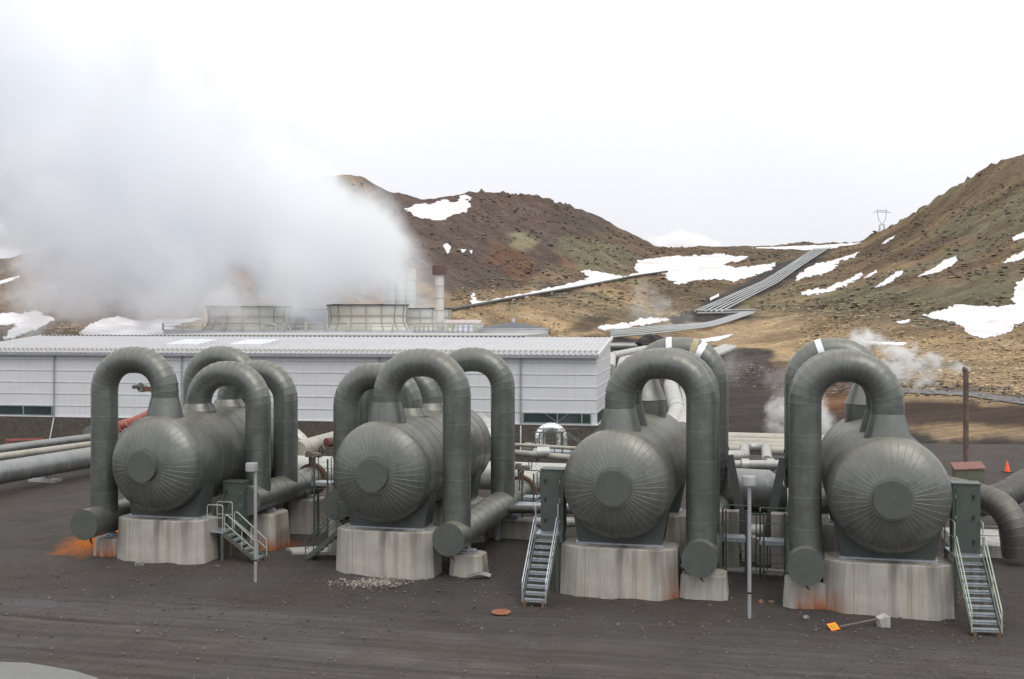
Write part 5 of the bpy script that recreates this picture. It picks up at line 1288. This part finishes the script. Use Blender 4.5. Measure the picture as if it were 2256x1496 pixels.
def off_gravel(px, py, x, y):
    for _, pl in SNOW:
        if min(p_[0] for p_ in pl) - 6 < px < max(p_[0] for p_ in pl) + 6 and min(p_[1] for p_ in pl) - 4 < py < max(p_[1] for p_ in pl) + 4:
            for ox, oy in ((0, 0), (4, 2), (-4, 2), (0, 4)):
                if inpoly(np.array([px + ox]), np.array([py + oy]), pl)[0]: return False
    return not inpoly(np.array([px]), np.array([py]), [(1440, 730), (1540, 670), (1690, 590), (1790, 545), (1850, 545), (1740, 628), (1640, 675), (1730, 690), (1600, 725)])[0] and not (py > 700 and 1250 < px < 1760)
SC1 = [flat('scree_%d' % k, c_, .95, 0, .2, 1) for k, c_ in enumerate(((.095, .078, .070), (.13, .105, .092), (.17, .14, .125), (.072, .062, .057)))]
GR1 = [flat('tussock_%d' % k, c_, .95, 0, .2, 1) for k, c_ in enumerate(((.46, .34, .21), (.38, .28, .17), (.30, .22, .14), (.22, .18, .115), (.54, .41, .26)))]
MO1 = [flat('moss_%d' % k, c_, .95, 0, .2, 1) for k, c_ in enumerate(((.20, .19, .12), (.15, .125, .08), (.25, .22, .15), (.11, .09, .065)))]
cover('scree', 3000, (700, 2300), (4.9, 6.98), .14, .85, SC1, 5, .6, off_gravel)
cover('scree', 1300, (1000, 2300), (2.0, 5.0), .08, .40, SC1, 15, .5, off_gravel)
cover('grass_tussocks', 9500, (1000, 2300), (1.5, 4.4), .12, .42, GR1, 6, .38, off_gravel)
cover('grass_tussocks', 2500, (-50, 420), (2.0, 6.5), .2, .6, GR1[1:4], 9, .4, off_gravel)
cover('moss_clumps', 5000, (1000, 2300), (3.8, 6.7), .22, .80, MO1, 7, .3, off_gravel)
cover('scree', 2600, (1560, 2300), (1.0, 1.9), .06, .28, SC1 + GR1[2:3], 8, .6)

# ================================================================== ROCKS
def rock(r, seed):
    bm = bmesh.new(); bmesh.ops.create_icosphere(bm, subdivisions=2, radius=r); q = random.Random(seed)
    off = Vector((q.random() * 50, q.random() * 50, q.random() * 50))
    from mathutils import noise as mn
    for v_ in bm.verts: v_.co *= 1 + .5 * mn.noise(v_.co / r * 1.3 + off); v_.co.z *= .75
    return bm
for k, (px, py, Y, r_) in enumerate(((1418, 756, 150, 1.0), (1432, 752, 152, 1.35), (1446, 753, 151, 1.2), (1458, 757, 150, .9), (1473, 760, 149, .6), (1425, 762, 148, .7))):
    bm = rock(r_, k); me = bpy.data.meshes.new('lava_boulder'); bm.to_mesh(me); bm.free(); me.materials.append(M_ROCK)
    c = P(px, py, Y); o = bpy.data.objects.new('lava_boulder', me); COL.objects.link(o); o.location = c
    tag(o, 'black lava boulder in the heap beyond the hall corner, ' + ['leftmost at the back', 'tallest one', 'just right of the tallest', 'fourth along', 'small rightmost one', 'low one in front'][k], 'boulder', 'heap of black lava boulders')
for k, (px, py, r_, lab) in enumerate(((308, 1246, .17, 'grey stone against the foot of the first plinth'), (478, 1252, .13, 'dark stone at the right corner of the first plinth'), (1700, 1330, .11, 'brown stone on the gravel near the second lamp post'), (1775, 1363, .10, 'grey stone between the second lamp post and the fallen sign'), (1677, 1328, .10, 'reddish stone right of the second lamp post'))):
    bm = rock(r_, 40 + k); me = bpy.data.meshes.new('stone'); bm.to_mesh(me); bm.free(); me.materials.append(flat('stone_%d' % k, [(.22, .21, .20), (.10, .08, .08), (.16, .11, .08), (.20, .20, .20), (.24, .12, .08)][k], .9, 0, .2, 10))
    o = bpy.data.objects.new('stone', me); COL.objects.link(o); o.location = G(px, py) + Vector((0, 0, r_ * .3)); tag(o, lab, 'stone', 'loose stones')
# loose gravel: uncountable
def gravel(name, n, region, rmin, rmax, cols_, seed, label=None):
    q = random.Random(seed); vs = []; fs = []; mi = []
    ico = bmesh.new(); bmesh.ops.create_icosphere(ico, subdivisions=1, radius=1); base = [v_.co.copy() for v_ in ico.verts]; bf = [tuple(v_.index for v_ in f.verts) for f in ico.faces]; ico.free()
    for _ in range(n):
        x, y = region(q); r_ = rmin + (rmax - rmin) * q.random() ** 3; sx_, sy_, sz_ = r_ * (.7 + .6 * q.random()), r_ * (.7 + .6 * q.random()), r_ * (.35 + .4 * q.random()); a = q.random() * 6.28; o = len(vs); m = q.randrange(len(cols_))
        ca, sa = math.cos(a), math.sin(a)
        for c_ in base:
            j = .75 + .5 * q.random(); X_, Y_, Z_ = c_.x * sx_ * j, c_.y * sy_ * j, c_.z * sz_ * j
            vs.append((x + X_ * ca - Y_ * sa, y + X_ * sa + Y_ * ca, Z_ + sz_ * .25))
        fs += [tuple(i + o for i in f) for f in bf]; mi += [m] * len(bf)
    me = mkmesh(name, vs, fs, cols_, mi, None, False); o = bpy.data.objects.new(name, me); COL.objects.link(o); tag(o, label, None, None, 'stuff'); return o
GCOL = [flat('gravel_%d' % k, c_, .9, 0, .1, 5) for k, c_ in enumerate(((.075, .067, .062), (.10, .09, .085), (.17, .155, .145), (.085, .075, .07), (.15, .115, .09), (.17, .16, .15)))]
def reg1(q):
    Y = 25 + 22 * q.random() ** 1.1; return ((q.random() * 2600 - 150 - CX) / F * Y, Y)
gravel('gravel', 9000, reg1, .010, .040, GCOL, 3)
def reg3(q):
    Y = 31 + 9 * q.random(); return ((q.random() * 2600 - 150 - CX) / F * Y, Y)
gravel('gravel', 1400, reg3, .015, .065, GCOL[:5], 8)
RCOL = [flat('rubble_%d' % k, c_, .9, 0, .1, 5) for k, c_ in enumerate(((.26, .24, .21), (.20, .18, .15), (.34, .31, .28), (.15, .11, .09)))]
def reg2(q):
    c = G(822, 1283); return (c.x + q.gauss(0, .62), c.y + q.gauss(0, .34))
gravel('rubble', 1500, reg2, .012, .05, RCOL, 5)
A = G(695, 1216); b = MB(); n_ = 14
b.prism([((1.1 + .25 * math.sin(k * 2.3)) * math.cos(2 * math.pi * k / n_), (.55 + .12 * math.sin(k * 3.1)) * math.sin(2 * math.pi * k / n_)) for k in range(n_)], -.05, .11); tag(b.obj('concrete_spill', M_CONCP, None, 20, A), 'flat pale concrete spill on the gravel between the first two separators', 'concrete slab')

# ================================================================== STEAM
def steammat(name, top, bot, half, dens, amp, scale, soft, xr, zr, yc, col=(.998, .998, 1.0), wisp=False, tip=None):
    """top, bot, half: lists of (x, value) in world metres; the steam fills bot(x) < z < top(x), |y - yc(x)| < half(x)"""
    m = bpy.data.materials.new(name); m.use_nodes = True; nt_ = m.node_tree; nt_.nodes.clear()
    g = N(nt_, 'ShaderNodeNewGeometry'); s = N(nt_, 'ShaderNodeSeparateXYZ'); L(nt_, g.outputs['Position'], s.inputs[0])
    X, Y, Z = s.outputs
    def M(op, a, b=None, c=None):
        n = N(nt_, 'ShaderNodeMath', operation=op)
        for i, v in enumerate((a, b, c)):
            if v is None: continue
            if isinstance(v, (int, float)): n.inputs[i].default_value = v
            else: L(nt_, v, n.inputs[i])
        return n.outputs[0]
    nx = N(nt_, 'ShaderNodeTexNoise', i_Scale=scale * .5, i_Detail=6.0, i_Roughness=.62); L(nt_, g.outputs['Position'], nx.inputs['Vector'])
    nf = M('SUBTRACT', nx.outputs['Fac'], .5)
    u = N(nt_, 'ShaderNodeMapRange', i_1=xr[0], i_2=xr[1]); L(nt_, M('ADD', X, M('MULTIPLY', nf, amp * .8)), u.inputs[0])
    def curve(pts, lo, hi):
        n = N(nt_, 'ShaderNodeFloatCurve'); c = n.mapping.curves[0]; ps = sorted(((x - xr[0]) / (xr[1] - xr[0]), (v - lo) / (hi - lo)) for x, v in pts)
        c.points[0].location = ps[0]; c.points[1].location = ps[-1]
        for p_ in ps[1:-1]: c.points.new(*p_)
        for p_ in c.points: p_.handle_type = 'VECTOR'
        n.mapping.update(); L(nt_, u.outputs[0], n.inputs['Value'])
        return M('MULTIPLY_ADD', n.outputs[0], hi - lo, lo)
    T_ = curve(top, *zr); B_ = curve(bot, *zr); HW = curve(half, 0, 60)
    d1 = M('SUBTRACT', T_, Z); d2 = M('SUBTRACT', Z, B_); d3 = M('SUBTRACT', HW, M('ABSOLUTE', M('SUBTRACT', Y, yc)))
    d = M('MINIMUM', M('MINIMUM', d1, M('MULTIPLY', d2, .8)), d3)
    na = M('MULTIPLY', nf, amp * 3.2)
    if tip is not None:          # the turbulence grows away from the stacks
        away = M('SUBTRACT', tip, X); d = M('MINIMUM', d, away)
        tf_ = N(nt_, 'ShaderNodeMapRange', i_1=-2.0, i_2=22.0, i_3=.22, i_4=1.0); L(nt_, away, tf_.inputs[0]); na = M('MULTIPLY', na, tf_.outputs[0])
    d = M('ADD', d, na)
    if tip is not None:
        nb = N(nt_, 'ShaderNodeTexNoise', i_Scale=scale * 1.7, i_Detail=4.0, i_Roughness=.6, i_Distortion=.5); L(nt_, g.outputs['Position'], nb.inputs['Vector'])
        d = M('ADD', d, M('MULTIPLY', M('SUBTRACT', nb.outputs['Fac'], .5), 9.0))
    f = N(nt_, 'ShaderNodeMapRange', interpolation_type='SMOOTHSTEP', i_1=(3.0 if tip is not None else 0.0), i_2=soft + (3.0 if tip is not None else 0), i_3=0.0, i_4=dens); L(nt_, d, f.inputs[0])
    v = N(nt_, 'ShaderNodeVolumePrincipled', i_Color=col + (1,), i_Anisotropy=0.0); 
    dn = f.outputs[0]
    if tip is not None:           # thin veil outside the dense billows
        f2 = N(nt_, 'ShaderNodeMapRange', interpolation_type='SMOOTHSTEP', i_1=-1.0, i_2=4.0, i_3=0.0, i_4=.028); L(nt_, d, f2.inputs[0]); dn = M('ADD', dn, f2.outputs[0])
    if wisp:
        n2 = N(nt_, 'ShaderNodeTexNoise', i_Scale=scale * 1.3, i_Detail=5.0, i_Roughness=.6, i_Distortion=.8); L(nt_, g.outputs['Position'], n2.inputs['Vector'])
        q2 = N(nt_, 'ShaderNodeMapRange', i_1=.38, i_2=.64); L(nt_, n2.outputs['Fac'], q2.inputs[0]); dn = M('MULTIPLY', dn, q2.outputs[0])
    L(nt_, dn, v.inputs['Density'])
    o = N(nt_, 'ShaderNodeOutputMaterial'); L(nt_, v.outputs[0], o.inputs['Volume'])
    return m
def hull(name, top, bot, half, yc, mat, pad=2.5, label='', cat='steam'):
    xs_ = sorted(set([x for x, _ in top] + [x for x, _ in bot])); 
    tx, tv = zip(*sorted(top)); bx, bv = zip(*sorted(bot)); hx, hv = zip(*sorted(half))
    xs_ = [xs_[0] - .01] + xs_ + [xs_[-1] + pad]; n = 12
    b = MB(); rg = []
    for x in xs_:
        t1 = float(np.interp(x, tx, tv)) + pad; b1 = float(np.interp(x, bx, bv)) - pad; hh = float(np.interp(x, hx, hv)) + pad
        if t1 - b1 < .5: t1 = b1 + .5
        rg.append([(x, yc - hh, b1), (x, yc + hh, b1), (x, yc + hh, t1), (x, yc - hh, t1)])
    c = Vector((rg[0][0][0], yc, rg[0][0][2]))
    vs = [Vector(p_) - c for r_ in rg for p_ in r_]; fs = [(3, 2, 1, 0), tuple(4 * (len(rg) - 1) + k for k in range(4))]
    for k in range(len(rg) - 1):
        for j in range(4): a = 4 * k; fs.append((a + j, a + (j + 1) % 4, a + 4 + (j + 1) % 4, a + 4 + j))
    b.add(vs, fs); o = b.obj(name, mat, None, 180, c); return o
YC = 155
def wx(px, Y=YC): return (px - CX) / F * Y
def wz(py, Y=YC): return H - (py - HY) / F * Y
top = [(wx(px), wz(py)) for px, py in ((985, 620), (962, 590), (945, 578), (915, 520), (880, 450), (840, 395), (760, 372), (700, 345), (640, 315), (600, 255), (560, 215), (500, 205), (440, 190), (425, 90), (390, 25), (330, 20), (260, 55), (200, 60), (180, -20), (100, -60), (-100, -100), (-400, -140))]
bot = [(wx(px), wz(py)) for px, py in ((985, 695), (955, 705), (900, 722), (640, 732), (450, 728), (300, 716), (210, 700), (150, 650), (90, 600), (30, 560), (-60, 535), (-400, 420))]
half = [(wx(985), 11), (wx(955), 12), (wx(900), 16), (wx(800), 17), (wx(600), 20), (wx(300), 22), (wx(0), 24), (wx(-400), 25)]
xr = (wx(-400), wx(990)); zr = (-10, 75)
SM = steammat('white_steam', top, bot, half, .14, 15, .13, 3.2, xr, zr, YC, col=(.978, .987, 1.0), tip=wx(962))
o = hull('steam_plume', top, bot, half, YC, SM, 5); tag(o, 'huge white steam plume drifting left from the cooling tower', 'steam', None, 'stuff')
def puff(pts, Y, dens, amp, scale, soft, label, hw=2.0):
    """pts: (px, top row, bottom row) at distance Y"""
    pts = sorted(pts); a0, a1 = pts[0], pts[-1]; w_ = (a1[0] - a0[0]) * .06; pts = [(a0[0] - w_, (a0[1] + a0[2]) / 2 + .5, (a0[1] + a0[2]) / 2 - .5)] + pts + [(a1[0] + w_, (a1[1] + a1[2]) / 2 + .5, (a1[1] + a1[2]) / 2 - .5)]
    top = [(wx(a, Y), wz(t_, Y)) for a, t_, b_ in pts]; bot = [(wx(a, Y), wz(b_, Y)) for a, t_, b_ in pts]; x0, x1 = min(p_[0] for p_ in top), max(p_[0] for p_ in top)
    half = [(x0, hw), (x1, hw)]; zs = [p_[1] for p_ in top + bot]
    m = steammat('thin_steam', top, bot, half, dens, amp, scale, soft, (x0 - .01, x1 + .01), (min(zs) - 1, max(zs) + 1), Y, wisp=True)
    o = hull('steam_wisp', top, bot, half, Y, m, amp * .5 + .2); tag(o, label, 'steam', 'thin steam wisps', 'stuff'); return o
puff([(2126, 798, 830), (2090, 798, 828), (2050, 782, 850), (2000, 770, 858), (1960, 745, 840), (1920, 725, 800), (1890, 730, 780)], 67, 2.6, 1.3, 1.1, .9, 'white steam blown left from the tall rusty vent pipe', .9)
puff([(1480, 650, 740), (1440, 625, 745), (1410, 630, 740), (1380, 660, 720)], 180, .15, 6, .35, 4.0, 'faint steam wisp on the slope right of the middle hill foot', 3.5)
puff([(1830, 905, 985), (1808, 850, 1000), (1770, 865, 1000), (1710, 860, 960), (1690, 880, 930)], 62, 1.3, 1.5, 1.0, 1.0, 'white steam rising behind the fourth separator loops', 1.2)
puff([(1745, 800, 900), (1680, 775, 850), (1620, 770, 830), (1600, 780, 810)], 95, .14, 3, .6, 2.2, 'faint steam wisp over the dark gravel between the right separators', 2.0)
# cumulus of steam far behind the saddle
Yc = 900
puff([(1620, 552, 600), (1580, 530, 600), (1540, 522, 600), (1490, 512, 600), (1450, 505, 600), (1425, 512, 600), (1405, 545, 600)], Yc, .25, 11, .045, 4.0, 'distant white steam bank rising behind the saddle', 14)
